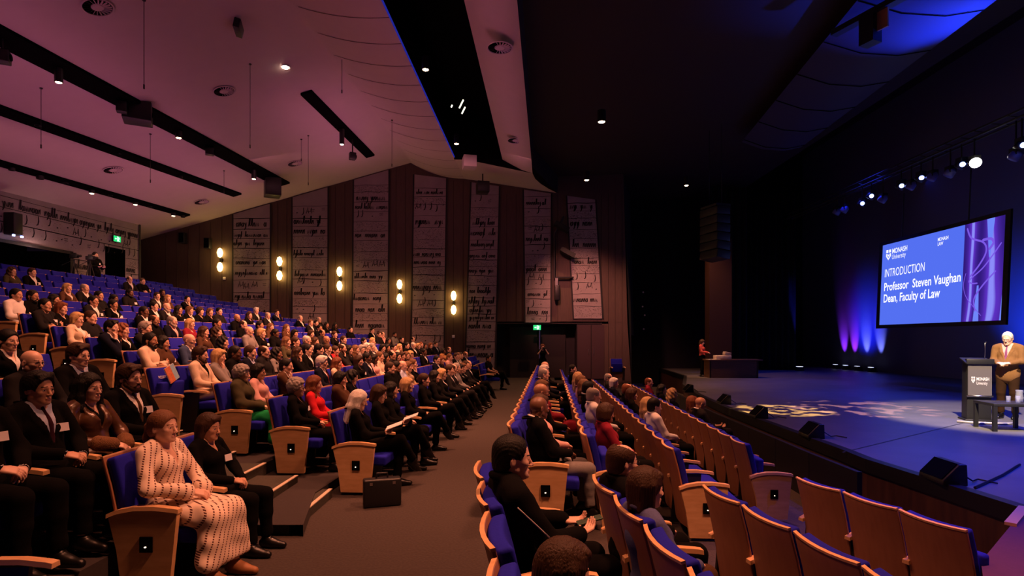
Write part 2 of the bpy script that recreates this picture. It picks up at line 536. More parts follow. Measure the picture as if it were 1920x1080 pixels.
def top_sdf(J, inf, st=.011, sleeve=.9, hem=.0, roomy=1.0, bell=0):
    z0 = J['P'][2] - .55
    s = grid((-.36, -.40, .30 + z0 if not J['stand'] else .6), (.50, .40, 1.22 + z0), st)
    t = torso(J)
    s.run(t, inf)
    if hem:   # skirts of a jacket around the hips
        P, up = J['P'], J['up']
        s.ell(P + V3(.0, 0, .0 if not J['stand'] else -.06), (.135 + inf, .175 + inf, .12 if not J['stand'] else .20), J['R'], .04)
    a = arms(J, sleeve, roomy)
    s.run(a, inf)
    for sd in 'LR':   # soft folds at the elbow
        E, W, S = J['E' + sd], J['W' + sd], J['S' + sd]
        s.cap(E * .9 + S * .1, E * .9 + W * .1, .042 + inf, .040 + inf, .02)
        if bell: s.cap(E * .5 + W * .5, E * .15 + W * .85, .045 + inf, .055 + inf, .02)
    s.cap(J['N'] - J['up'] * .03, J['H'] + J['HR'] @ V3(-.02, 0, -.05), .058 + .004, .058 + .004, .004, True)
    return s

def wrinkle(s, amp, seed=0):
    X, Y, Z = s.ax[0][:, None, None], s.ax[1][None, :, None], s.ax[2][None, None, :]
    r = random.Random(seed)
    n = 0
    for i in range(5):
        a, b, c, p = [r.uniform(-1, 1) for _ in range(4)]
        f = r.uniform(25, 60); L = math.sqrt(a * a + b * b + c * c)
        n = n + np.sin((a * X + b * Y + c * Z) * f / L + p * 6)
    s.v += (amp * n / 2.2).astype(np.float32)
    return s

def mesh_of(s, name, keep=None, nmat=1):
    v, q = s.polygonize()
    if keep is not None:
        q = q[keep(v[q].mean(1))]
    return np_mesh(name, v, q, None, nmat)

def vneck(J, depth, width):
    """Open V at the front: polygons to keep."""
    N, P = J['N'], J['P']; zt, zb = N[2] + .01, N[2] - depth
    def keep(c):
        x, y, z = c.T
        lim = np.clip((z - zb) / (zt - zb), 0, 1.3) * width
        # front side only
        cx = P[0] + J['up'][0] * (z - P[2]) / J['up'][2]
        return ~((abs(y) < lim) & (x > cx + .02) & (z > zb))
    return keep

def vcut(s, J, depth, width):
    N, P, up = J['N'], J['P'], J['up']; zt, zb = N[2] + .01, N[2] - depth
    X, Y, Z = s.ax[0][:, None, None], s.ax[1][None, :, None], s.ax[2][None, None, :]
    cx = P[0] + up[0] * (Z - P[2]) / up[2] + .02
    lim = np.clip((Z - zb) / (zt - zb), -.3, 1.5) * width
    d = np.maximum(np.maximum((abs(Y) - lim) * .9, (cx - X)), zb - Z)
    s.v = np.maximum(s.v, -d.astype(np.float32))

def make_top(kind, J):
    """-> list of (part name, mesh, colour role)."""
    out = []; N, P, up = J['N'], J['P'], J['up']; z0 = P[2] - .55
    if kind in ('suit', 'blazer'):
        dep, wid = (.27, .085) if kind == 'suit' else (.22, .080)
        s = top_sdf(J, .016, .010, .93, hem=1); wrinkle(s, .0022, 3)
        v0 = s.v.copy(); s2 = SDF(*s.ax); s2.v = v0
        fr = lambda y, z: s2.front(y, z)
        vcut(s, J, dep, wid)
        for sg in (1, -1):      # lapels
            pts = []
            for t in np.linspace(0, 1, 7):
                z = N[2] - .0 - dep * t; y = sg * (wid * (1 - t) + .012 * t + .006 + .020 * math.sin(min(1, t * 1.6) * PI))
                pts.append(V3(fr(y, z) + .004, y, z))
            pts[0] = N + V3(.02, sg * .07, .02)
            L = s
            for i in range(6): L.cap(pts[i], pts[i + 1], .0105, .0105, .003); L.cap(pts[i] + V3(-.004, sg * .022 * math.sin(min(1, (6 - i) / 5) * PI * .8), 0), pts[i + 1] + V3(-.004, sg * .022 * math.sin(min(1, (5 - i) / 5) * PI * .8), 0), .009, .009, .004)
            # collar round the neck
            cp = [N + V3(-.05 + .07 * math.sin(a) * 1.0 - .02, sg * .066 * math.cos(a * .98), .022 + .012 * math.cos(a)) for a in np.linspace(-PI / 2, .5, 6)]
            L.chain(cp, [.013] * 6, .004)
        out.append(('jacket', mesh_of(s, 'jacket'), 'top'))
        sh = grid((-.3, -.2, N[2] - .42), (.3, .2, N[2] + .1), .008)
        sh.run(torso(J), .007)
        if kind == 'suit':
            ring = [N + V3(-.012 + .066 * math.cos(a), .064 * math.sin(a), .035 - .022 * math.cos(a)) for a in np.linspace(0.12, 2 * PI - .12, 15)]
            sh.chain(ring, [.012] * 15, .004)
        sh.cap(J['N'] - up * .03 + V3(.02, 0, .03), J['H'] + J['HR'] @ V3(-.02, 0, -.05), .057, .057, .004, True)
        kp = (lambda c: (c[:, 2] > N[2] - dep - .05) & (abs(c[:, 1]) < .15))
        if kind == 'blazer':
            k2 = vneck(J, .10, .06); kp0 = kp; kp = lambda c: kp0(c) & k2(c)
        out.append(('shirt', mesh_of(sh, 'shirt', kp), 'inner'))
        m = MB(); prev = None; rows = []
        for t in np.linspace(0, 1, 7):
            z = N[2] + .012 - (dep + .03) * t; x = max(sh.front(0, z), N[0] + .05) + .007
            wv = .012 + .022 * t if t > .08 else .017
            rows.append([(x - .012, -wv, z), (x + .004, -wv * .5, z), (x + .007, 0, z), (x + .004, wv * .5, z), (x - .012, wv, z)])
        m.sheet(rows[::-1]); me = m.mesh('tie', True); me.materials.append(None); out.append(('tie', me, 'tie'))
        if kind == 'suit':
            m2 = grid((-.1, -.4, .4 + z0), (.6, .4, 1.25 + z0), .008)
            for sd in 'LR':
                E, W = J['E' + sd], J['W' + sd]; D = (W - E) / np.linalg.norm(W - E)
                m2.cap(W - D * .03, W + D * .004, .036, .035, .002); m2.cap(W - D * .00, W + D * .05, .030, .029, .001, True)
            out.append(('shirt_cuffs', mesh_of(m2, 'shirt_cuffs'), 'inner'))
    else:
        inf, sl, roomy = {'knit': (.014, .93, 1.05), 'coat': (.034, .92, 1.1), 'dress': (.012, .90, 1.15), 'tee': (.010, .12, 1.0), 'zip': (.022, .93, 1.1)}[kind]
        s = top_sdf(J, inf, .010, sl, hem=kind in ('coat', 'dress', 'zip'), roomy=roomy, bell=kind == 'dress')
        if kind == 'tee' :
            s = grid((-.36, -.40, .30 + z0), (.50, .40, 1.22 + z0), .010); s.run(torso(J), inf)
            for sd in 'LR': s.cap(J['S' + sd], J['S' + sd] * .45 + J['E' + sd] * .55, .064, .060, .02)
            s.cap(N - up * .03, J['H'] + J['HR'] @ V3(-.02, 0, -.05), .062, .062, .004, True)
        if kind in ('knit', 'coat', 'zip'):
            ring = [N + V3(-.010 + .070 * math.cos(a), .068 * math.sin(a), .018 - .022 * math.cos(a)) for a in np.linspace(0, 2 * PI, 17)]
            s.chain(ring, [.013 if kind == 'knit' else .022] * 17, .006)
        wrinkle(s, .003 if kind in ('coat', 'dress', 'zip') else .0022, 5)
        kp = None
        if kind == 'dress' or J['sex'] == 'f' and kind == 'knit': vcut(s, J, .17 if kind == 'dress' else .11, .065)
        out.append(('dress' if kind == 'dress' else 'coat' if kind == 'coat' else 'jacket' if kind == 'zip' else 'sweater' if kind == 'knit' else 'shirt', mesh_of(s, 'top', kp), 'top'))
    return out

def make_bottom(kind, J):
    P = J['P']; out = []
    if kind == 'trousers':
        s = grid((-.2, -.30, .05), (.80, .30, P[2] + .16), .012)
        s.run([('e', P + V3(-.01, 0, .0), (.128, .168, .12), J['R'], .04)], .008).run(legs_(J, 1.08), .008)
        for sd in 'LR':
            A, K = J['A' + sd], J['K' + sd]; s.cap(A * .8 + K * .2, A, .056, .056, .02)
            d = A - K; d /= np.linalg.norm(d); s.cap(A + d * .02, A + d * .12, .07, .07, .004, True)
        wrinkle(s, .002, 9)
        out.append(('trousers', mesh_of(s, 'trousers'), 'bottom'))
    elif kind == 'skirt':
        s = grid((-.2, -.36, .05), (.80, .36, P[2] + .16), .013)
        s.run([('e', P + V3(-.01, 0, .0), (.128, .172, .12), J['R'], .04)], .008).run(legs_(J, 1.15), .015)
        KL, KR, AL, AR = J['KL'], J['KR'], J['AL'], J['AR']
        for t in np.linspace(0, 1, 5):
            s.cap(J['hipL'] * (1 - t) + J['hipR'] * t, KL * (1 - t) + KR * t, .095, .072, .05)
            a, b = KL * (1 - t) + KR * t, AL * (1 - t) + AR * t
            s.cap(a, a * .25 + b * .75 + V3(0, (.5 - t) * .12, 0), .075, .085, .05)
        wrinkle(s, .006, 11)
        zc = .16
        s.ell((.45, 0, zc - .3), (.6, .6, .3), None, .01, True)
        out.append(('skirt', mesh_of(s, 'skirt'), 'bottom'))
    for sd in 'LR':
        A, K = J['A' + sd], J['K' + sd]; d = A - K; d /= np.linalg.norm(d)
        s = grid(A + V3(-.12, -.07, -.14), A + V3(.28, .07, .10), .0085)
        # sole direction stays level when the shank is upright, tips when the leg is crossed
        f = V3(1, 0, 0) if abs(d[0]) < .35 else V3(.75, 0, -.66)
        n = V3(0, 0, -1) if abs(d[0]) < .35 else V3(-.66, 0, -.75)
        s.cap(A - f * .035 + n * .045, A + f * .06 + n * .052, .042, .044, .02)
        s.cap(A + f * .06 + n * .050, A + f * .175 + n * .058, .045, .030, .02)
        s.cap(A, A + n * .04, .046, .044, .02); s.cap(A + n * .02, A + f * .09 + n * .045, .044, .036, .02)
        if f[0] == 1: s.ell(A + V3(.05, 0, -.085 - .30), (.5, .3, .30), None, .004, True)
        out.append(('shoe', mesh_of(s, 'shoe'), 'shoe'))
    return out

# hair, in head coordinates: x forward, z up, origin half-way up the head
def hair_mesh(kind):
    big = kind in ('long', 'wavy', 'ponytail')
    st = .0065
    s = grid((-.20, -.17, -.36 if big else -.20), (.14, .17, .17), st)
    def face(zl=.062, w=.076):
        s.ell((.115, 0, -.035), (.108, w + .012, zl + .044), None, .010, True)      # forehead and face
    def ears(r=.03):
        for sg in (1, -1): s.ell((.018, sg * .085, -.045), (.040, .030, .050), None, .006, True)
    def low(z, tilt=.4):
        s.ell((.02, 0, z - .2 + .0), (.3, .3, .2), rotm(0, -tilt), .008, True)
    def cap(t, extra=0):
        s.ell((-.018, 0, .036), (.102 + t, .079 + t, .091 + t + extra), None, .01)
        s.ell((-.055, 0, -.03), (.062 + t * .8, .066 + t * .6, .075), None, .03)
    X, Y, Z = s.ax[0][:, None, None], s.ax[1][None, :, None], s.ax[2][None, None, :]
    if kind in ('short', 'side', 'thick'):
        t = {'short': .006, 'side': .010, 'thick': .015}[kind]
        cap(t, .004)
        if kind != 'short':
            s.cap((.05, .045, .112), (.045, -.05, .105), .022, .018, .02); s.cap((.06, .03, .10), (.07, -.045, .075), .02, .014, .02)
        face(.080); ears(); low(-.060, .5)
        s.v += (.0025 * np.sin(Y * 420 + Z * 160 + X * 60)).astype(np.float32)
    elif kind == 'fringe':      # receding, horseshoe of hair
        cap(.008); face(.09, .08); ears(); low(-.06, .5)
        s.ell((.045, 0, .125), (.115, .060, .085), None, .01, True)
        s.v += (.002 * np.sin(Z * 500 + X * 200)).astype(np.float32)
    elif kind == 'curly':
        cap(.016, .008)
        r = random.Random(3)
        for i in range(190):
            a, b = r.uniform(0, 2 * PI), math.asin(r.uniform(-.35, 1))
            p = V3(-.018 + .115 * math.cos(a) * math.cos(b), .095 * math.sin(a) * math.cos(b), .03 + .108 * math.sin(b))
            if p[0] > .055 and p[2] < .07: continue
            s.ell(p, (.019, .019, .019), None, .008)
        face(.064); low(-.10, .3)
    elif kind in ('bob', 'crop'):
        cap(.013, .004); L = -.115 if kind == 'bob' else -.05
        for sg in (1, -1):
            s.cap((-.012, sg * .076, .03), (-.012, sg * .082, L), .026, .024, .03); s.cap((-.06, sg * .055, .02), (-.062, sg * .058, L), .038, .034, .03)
        s.cap((-.085, 0, .02), (-.088, 0, L), .045, .038, .03)
        s.cap((.055, .05, .095), (.066, -.035, .085), .022, .022, .02)
        face(.066, .072)
        s.v += (.0028 * np.sin(np.arctan2(Y, X + .02) * 46 + Z * 20)).astype(np.float32)
    elif kind in ('long', 'wavy'):
        cap(.012, .003); L = -.30 if kind == 'long' else -.26
        for sg in (1, -1):
            s.chain([(.0, sg * .078, .04), (.005, sg * .090, -.08), (.02, sg * .098, -.18), (.03, sg * .095, L)], [.028, .030, .032, .022], .03)
            s.chain([(-.055, sg * .06, .02), (-.065, sg * .075, -.10), (-.07, sg * .085, L)], [.042, .044, .030], .03)
        s.chain([(-.09, 0, .02), (-.10, 0, -.12), (-.10, 0, L)], [.045, .045, .03], .03)
        face(.068, .070)
        s.cap((.075, 0, -.05), (.07, 0, -.30), .058, .075, .01, True)
        if kind == 'wavy': s.v += (.006 * np.sin(Z * 70 + np.arctan2(Y, X) * 6)).astype(np.float32)
        s.v += (.003 * np.sin(np.arctan2(Y, X + .02) * 52)).astype(np.float32)
    elif kind in ('bun', 'ponytail'):
        cap(.010)
        s.ell((-.125, 0, .0), (.036, .040, .038), None, .012)
        if kind == 'ponytail': s.chain([(-.13, 0, .0), (-.15, 0, -.09), (-.14, 0, -.19)], [.03, .03, .016], .02)
        face(.066); ears(); low(-.06, .45)
        s.v += (.002 * np.sin(np.arctan2(Y, Z) * 50)).astype(np.float32)
    elif kind == 'beard':
        s = grid((-.06, -.10, -.19), (.13, .10, .02), .0055)
        for sg in (1, -1):
            s.chain([(.012, sg * .074, -.015), (.02, sg * .064, -.06), (.066, sg * .03, -.10)], [.011, .017, .022], .02)
            s.cap((.094, sg * .004, -.054), (.084, sg * .030, -.074), .0075, .009, .01)
        s.ell((.073, 0, -.108), (.028, .034, .030), None, .02)
        s.ell((.101, 0, -.0705), (.02, .018, .008), None, .004, True)
        X, Y, Z = s.ax[0][:, None, None], s.ax[1][None, :, None], s.ax[2][None, None, :]
        s.v += (.002 * np.sin(X * 300 + Y * 500)).astype(np.float32)
    elif kind == 'fluffy':
        pass
    v, q = s.polygonize()
    return np_mesh('hair_' + kind, v, q, None, 1)

def glasses_mesh():
    m = MB()
    for s in (1, -1):
        ring = [(.103 - .006 * abs(math.cos(a)), s * (.032 + .022 * math.cos(a)), -.004 + .017 * math.sin(a)) for a in np.linspace(0, 2 * PI, 17)]
        m.tube(ring, .0018, 5, cap=False)
        m.tube([(.096, s * .054, .002), (.05, s * .077, .004), (-.012, s * .083, .006), (-.02, s * .083, -.012)], .0016, 5)
    m.tube([(.103, -.011, .002), (.105, 0, .005), (.103, .011, .002)], .0017, 5)
    me = m.mesh('glasses', True); me.materials.append(None); return me

HAIR = {}
def hair(kind):
    if kind not in HAIR: HAIR[kind] = hair_mesh(kind)
    return HAIR[kind]
GLASSES = glasses_mesh()

TPL = {}
def template(sex, hands, legs, top, bottom, yaw=0., pitch=.05, lean=.2, stand=False, girth=1.0):
    key = (sex, hands, legs, top, bottom, yaw, pitch, lean, stand, girth)
    if key in TPL: return TPL[key]
    kb = ('b', sex, hands, legs, yaw, pitch, lean, stand, girth)
    J = skeleton(sex, hands, legs, yaw, pitch, lean, stand, girth)
    if kb not in TPL: TPL[kb] = body_mesh(J)
    kt = ('t', sex, hands, top, lean, stand, girth)
    if kt not in TPL: TPL[kt] = make_top(top, J)
    kl = ('l', sex, legs, bottom, stand)
    if kl not in TPL: TPL[kl] = make_bottom(bottom, J)
    H = Matrix.Translation(J['H']) @ Matrix(J['HR'].tolist()).to_4x4()
    t = dict(body=TPL[kb], top=TPL[kt], bottom=TPL[kl], H=H, J=J)
    # badge seat on the left breast
    zb = J['N'][2] - .17; yb = .085
    s = grid((-.1, yb - .02, zb - .02), (.3, yb + .02, zb + .02), .01); s.run(torso(J), .016)
    t['badge'] = Matrix.Translation((s.front(yb, zb) + .012, yb, zb)) @ Euler((0, -.2, -.10)).to_matrix().to_4x4()
    TPL[key] = t
    return t

_b = MB(); _b.box((-.003, -.045, -.032), (.003, .045, .032)); BADGE = _b.mesh('name_badge'); BADGE.materials.append(None)

SKIN = {'L': (.74, .46, .35), 'T': (.60, .34, .23), 'M': (.44, .23, .14), 'D': (.15, .07, .042)}
HAIRC = {'bk': (.007, .006, .005), 'br': (.045, .021, .011), 'lb': (.15, .075, .035), 'bl': (.55, .36, .17), 'gr': (.33, .30, .28), 'wh': (.75, .70, .66), 'rd': (.17, .055, .024)}
CLOTH = {'bk': (.0035, .0033, .0035), 'ch': (.014, .013, .014), 'nv': (.006, .007, .016), 'bu': (.04, .06, .13), 'gy': (.20, .19, .19), 'tn': (.30, .21, .13), 'cr': (.62, .50, .38),
         'wt': (.75, .73, .72), 'lbu': (.42, .48, .66), 'bn': (.07, .035, .02), 'ol': (.06, .055, .03), 'rd': (.55, .02, .03), 'mr': (.20, .015, .03), 'pk': (.62, .36, .34), 'gn': (.01, .22, .06), 'pp': (.20, .06, .16), 'cm': (.36, .19, .08), 'bl2': (.09, .10, .22)}
def skin(k):
    c = SKIN[k]
    m = mat('skin_' + k, c, .45, noise=.08, bscale=25)
    return [m, mat('lips_' + k, (c[0] * .85, c[1] * .62, c[2] * .62), .35), mat('eye_white', (.7, .66, .62), .2), mat('iris', (.02, .012, .008), .15), None]
def cloth(k):
    return mat('cloth_' + k, CLOTH[k], .95, noise=.18, bscale=90, bump=.15, spec=.08)

def person(loc, rz, label, sex='m', hairk='short', hairc='bk', sk='L', top='suit', topc='bk', inner='wt', tie=None, bottom='trousers', botc='bk', hands='lap', legs='n', yaw=0., pitch=.05, lean=.2,
           glasses=False, beard=False, badge=False, scale=1.0, stand=False, girth=1.0, group=None, shoes='bk', far=False, bare=False, mats=None):
    t = template(sex, hands, legs, top, bottom, yaw, pitch, lean, stand, girth)
    sm = skin(sk); hm = hairmat('hair_' + hairc, HAIRC[hairc]); sm[4] = hm
    mats = mats or {}
    o = put(t['body'], 'person', sm)
    o.location = loc; o.rotation_euler = (0, 0, rz); o.scale = (scale,) * 3
    tag(o, label, 'person', group)
    if hairk: put(hair(hairk), 'hair', [hm], o, t['H'])
    if beard: put(hair('beard'), 'beard', [hm], o, t['H'])
    if glasses: put(GLASSES, 'glasses', [mat('glasses_frame', (.015, .01, .01), .3)], o, t['H'])
    roles = {'top': mats.get('top') or cloth(topc), 'inner': cloth(inner), 'tie': cloth(tie) if tie else None, 'bottom': mats.get('bottom') or cloth(botc), 'shoe': mats.get('shoe') or mat('shoe_' + shoes, CLOTH[shoes], .35)}
    for nm, me, role in t['top']:
        if role == 'tie' and not tie: continue
        if far and nm == 'shirt_cuffs': continue
        put(me, nm, [roles[role]], o)
    for nm, me, role in t['bottom']:
        if far and nm == 'shoe': continue
        put(me, nm, [roles[role]], o)
    if badge: put(BADGE, 'name_badge', [mat('badge_card', (.8, .78, .8), .5)], o, t['badge'])
    return o, t
# ------------------------------------------------------------------ the hall
M_blk = mat('matt_black', (.003, .003, .0035), .95, spec=.03)
M_blk2 = mat('satin_black', (.010, .010, .012), .45)
M_drape = mat('black_drape', (.006, .006, .010), .95, noise=.4, bscale=6)
M_carpet = mat('carpet', (.040, .029, .025), .95, noise=.55, bump=.5, bscale=45)
M_step = mat('step_carpet', (.045, .040, .030), .95, noise=.4, bump=.4, bscale=70)
M_nose = mat('step_nosing', (.62, .52, .40), .5)
M_ceil = mat('ceiling_plaster', (.56, .46, .47), .9, noise=.05, bscale=3, bump=.05)
M_wallwood = wood('dark_wall_wood', (.070, .042, .032), (.090, .053, .040), (6, 6, .5), .6, 4)
M_paper = mat('printed_panel', (.30, .25, .26), .8, noise=.22, bscale=2.2)
M_ink = mat('panel_ink', (.012, .010, .014), .8)
M_edge = mat('panel_edge', (.012, .010, .012), .7)
M_steel = mat('brushed_steel', (.55, .55, .57), .3, 1.0)
M_white = mat('white_plastic', (.75, .72, .70), .5)
M_lamp = emat('lamp_lens', (1.0, .62, .34), 28)
M_lampw = emat('lamp_lens_white', (1.0, .92, .80), 24)
M_lampb = emat('lamp_lens_blue', (.22, .30, 1.0), 12)

FL = [0, .11, .26, .46, .67, .88, 1.07, 1.30, 1.52, 1.74, 1.99, 2.22, 2.47, 2.78, 3.05, 3.30]     # floor of each raised row
def rowX(k, d):                                    # hip line of raised row k at depth d
    x = -1.70 - .965 * (k - 1) + .075 * (max(d, 6.3) - 8)
    return x + .27 * min(1, max(0, (6.3 - d) / 1.1))
WALL_D = 26.0
zceil = lambda x: 11.14 + .285 * x

# floors
CROW = {1: (.05, .065, 7.0, 0.0), 2: (.80, .065, 7.0, -.12), 3: (1.72, .06, 7.0, -.30), 4: (2.85, .06, 7.0, -.45)}
NROW = {1: (-.17, -.09, 3.1, 0.0), 2: (.65, -.10, 3.2, -.12), 3: (1.62, -.17, 3.7, -.30), 4: (2.82, -.27, 4.8, -.45)}
def backX(r, d, near):
    a, s_, d0, f = (NROW if near else CROW)[r]
    return a + s_ * (d - d0)
# stage-side floor steps down row by row (one mesh with the carpet treads)
m = MB()
for r in (2, 3, 4):
    f = CROW[r][3]
    edge = [(backX(r, d, d < 4.9) - .10, d) for d in (-2, 0, 2, 4.8, 4.95, 8, 12, 18, 27)]
    nx = [(backX(r + 1, d, d < 4.9) - .10, d) if r < 4 else (7, d) for x, d in edge]
    for (x0, d0), (x1, d1), (x2, _), (x3, _) in zip(edge, edge[1:], nx, nx[1:]):
        m.add([(x0, d0, f), (x2, d0, f), (x3, d1, f), (x1, d1, f)], [(0, 1, 2, 3)])
        fu = CROW[r - 1][3]; m.add([(x0, d0, fu), (x1, d1, fu), (x1, d1, f), (x0, d0, f)], [(0, 1, 2, 3)])
o = struct(m.build('floor_front_steps', M_carpet))
m = MB()
edge = [(backX(2, d, d < 4.9) - .10, d) for d in (-2, 0, 2, 4.8, 4.95, 8, 12, 18, 27)]
for (x0, d0), (x1, d1) in zip(edge, edge[1:]):
    m.add([(-6, d0, 0), (x0, d0, 0), (x1, d1, 0), (-6, d1, 0)], [(0, 1, 2, 3)])
struct(m.build('floor', M_carpet))
# raised rows
m = MB()
DS = [-2, 2, 5.2, 6.3, 12, 26]
for k in range(2, 17):
    f = FL[k - 1]; bk = 1.6 if k == 16 else .345
    ds = DS if k > 2 else DS[2:]
    for d0, d1 in zip(ds, ds[1:]):
        xf0, xf1, xb0, xb1 = rowX(k, d0) + .62, rowX(k, d1) + .62, rowX(k, d0) - bk, rowX(k, d1) - bk
        m.add([(xb0, d0, f), (xf0, d0, f), (xf1, d1, f), (xb1, d1, f), (xf0, d0, FL[k - 2] - .02), (xf1, d1, FL[k - 2] - .02)], [(0, 1, 2, 3), (1, 4, 5, 2)])
struct(m.build('floor_raised_rows', mat('tier_carpet', (.030, .022, .022), .95, noise=.4, bscale=50)))
# aisle steps between the near block and the middle block
aisle_d = lambda x: 6.60 - .504 * (x + 1.8)
m = MB(); n = MB(); z = 0
for i in range(8):
    x1 = -2.05 - .48 * i; z = .095 * (i + 1) - (.0 if i < 6 else 0)
    dd = aisle_d(x1); a, b = dd - 1.25, dd
    a -= .22; b -= .22; m.box((x1 - .50, a, z - .14), (x1, b, z)); n.box((x1 - .035, a, z - .004), (x1 + .006, b, z + .006))
o = struct(m.build('floor_aisle_steps', M_step)); o2 = n.build('trim_1', M_nose); struct(o2)

# stage
STZ = .22
SE = [(4.80, 4.6), (4.76, 5.5), (4.66, 7.5), (4.73, 8.2), (4.84, 10.8), (4.97, 13.3), (5.3, 16.3), (6.0, 20), (7.4, 24.5), (8, 31), (8, 35)]
mst = bpy.data.materials.new('stage_boards'); mst.use_nodes = True
nt = mst.node_tree; b = nt.nodes['Principled BSDF']; b.inputs['Roughness'].default_value = .42
tc = nt.nodes.new('ShaderNodeTexCoord'); nz = nt.nodes.new('ShaderNodeTexNoise'); nz.inputs['Scale'].default_value = 1.6; nz.inputs['Detail'].default_value = 5
cr = nt.nodes.new('ShaderNodeValToRGB'); cr.color_ramp.elements[0].color = (.085, .085, .095, 1); cr.color_ramp.elements[1].color = (.17, .165, .17, 1)
nt.links.new(tc.outputs['Object'], nz.inputs['Vector']); nt.links.new(nz.outputs['Fac'], cr.inputs['Fac']); nt.links.new(cr.outputs['Color'], b.inputs['Base Color'])
m = MB()
for (x0, d0), (x1, d1) in zip(SE, SE[1:]):
    m.add([(x0, d0, STZ), (18.5, d0, STZ), (18.5, d1, STZ), (x1, d1, STZ)], [(0, 1, 2, 3)])
struct(m.build('floor_stage', mst))
m = MB()
for (x0, d0), (x1, d1) in zip(SE, SE[1:]):
    m.add([(x0, d0, STZ), (x1, d1, STZ), (x1, d1, -1), (x0, d0, -1)], [(0, 1, 2, 3)])
struct(m.build('wall_stage_front', wood('stage_front_wood', (.05, .022, .014), (.09, .04, .022), (4, 4, .6), .6)))
m = MB()
for (x0, d0), (x1, d1) in zip(SE, SE[1:]):
    m.add([(x0 - .03, d0, STZ + .012), (x0 + .10, d0, STZ + .012), (x1 + .10, d1, STZ + .012), (x1 - .03, d1, STZ + .012), (x0 - .03, d0, STZ - .16), (x1 - .03, d1, STZ - .16)], [(0, 1, 2, 3), (0, 3, 5, 4)])
struct(m.build('trim_2', M_blk2))
# seams of the stage boards and a strip of tape
m = MB()
for (a, b_) in (((1390, 858), (1790, 800)), ((1290, 848), (1560, 835))):
    p, q = at_z(a[0] + 200, a[1], STZ), at_z(b_[0], b_[1], STZ)
for px0, py0, px1, py1 in ((1580, 848, 1810, 792),):
    p, q = at_z(px0, py0, STZ + .003), at_z(px1, py1, STZ + .003); t = (q - p).normalized().cross(Vector((0, 0, 1))) * .012
    m.add([p - t, p + t, q + t, q - t], [(0, 1, 2, 3)])
struct(m.build('trim_3', mat('floor_seam', (.02, .02, .025), .5)))
# low barrier in front of the stage, panel by panel
pr = None; k = 0
bx = lambda d: np.interp(d, [s_[1] for s_ in SE], [s_[0] for s_ in SE]) - .52
dd = 6.85
while dd < 17.5:
    d2 = dd + 1.15; a, b_ = Vector((bx(dd), dd, 0)), Vector((bx(d2), d2, 0)); nrm = (b_ - a).normalized().cross(Vector((0, 0, 1))) * .03
    a = a + (b_ - a).normalized() * .006; b_ = b_ - (b_ - a).normalized() * .006
    m = MB(); vs = [a - nrm, a + nrm, b_ + nrm, b_ - nrm]
    lo, hi = -.45, .205
    m.add([(v.x, v.y, lo) for v in vs] + [(v.x, v.y, hi) for v in vs], [(0, 1, 2, 3), (7, 6, 5, 4), (0, 4, 5, 1), (1, 5, 6, 2), (2, 6, 7, 3), (3, 7, 4, 0)])
    k += 1
    o = m.build('barrier_panel', M_blk2)
    tag(o, 'black barrier panel below the stage edge, %s from its near end' % ordn(k), 'barrier', 'pit barrier panels below the stage')
    dd = d2
# near end of the stage: low purple deck with a wooden cap
m = MB(); poly = [(4.74, 5.28), (3.30, 4.02), (2.75, 3.3), (2.6, 2.4), (9, 2.4), (9, 5.28)]
m.prism([(p[0], p[1]) for p in poly], 'z', -.6, .235); struct(m.build('floor_side_deck', mat('deck_carpet', (.085, .020, .050), .8, noise=.2, bscale=40)))
m = MB(); p, q = Vector((4.72, 5.26, 0)), Vector((4.18, 4.79, 0)); t = (q - p).normalized().cross(Vector((0, 0, 1))) * .04
m.prism([(v.x, v.y) for v in (p - t, p + t, q + t, q - t)], 'z', .235, .262); struct(m.build('trim_4', mat('deck_cap', (.55, .30, .24), .4)))

# ceiling over the audience
dl = np.linspace(-2, WALL_D, 15)
ridge = lambda d: -4.61 - .05 * (26 - d)
edgeE = lambda d: -2.18 - .046 * (26 - d)
edgeG = lambda d: -1.02 - .059 * (12.1 - d)
edgeH = lambda d: .10 + .062 * (d - 11.2)
m = MB(); g = []
for d in dl:
    row = []
    for t in np.linspace(0, 1, 10):
        x = -17.6 * (1 - t) + ridge(d) * t; row.append((x, d, zceil(x)))
    zr = zceil(ridge(d))
    for t in np.linspace(.1, 1, 10):
        x = ridge(d) * (1 - t) + edgeE(d) * t
        row.append((x, d, zr + (9.10 - zr) * (1 - (1 - t) ** 2.0)))
    g.append(row)
m.sheet(g)
g = []
for d in np.linspace(-2, 22.9, 10):
    G, H = edgeG(d), edgeH(d)
    g.append([(G, d, 9.0), (G * .7 + H * .3, d, 8.80), (G * .35 + H * .65, d, 8.58), (H, d, 8.45)])
m.sheet(g)
g = []
for t in np.linspace(0, 1, 5):
    d = 22.9 + 3.1 * t; E = edgeE(d); H = edgeH(22.9) + (2.06 - edgeH(22.9)) * t ** 1.6
    row = []
    for u in np.linspace(0, 1, 8):
        x = E * (1 - u) + H * u; row.append((x, d, 9.1 + (8.45 - 9.1) * u))
    g.append(row)
m.sheet(g)
o = struct(m.build('ceiling', M_ceil, smooth=False))
for p in o.data.polygons: p.use_smooth = True
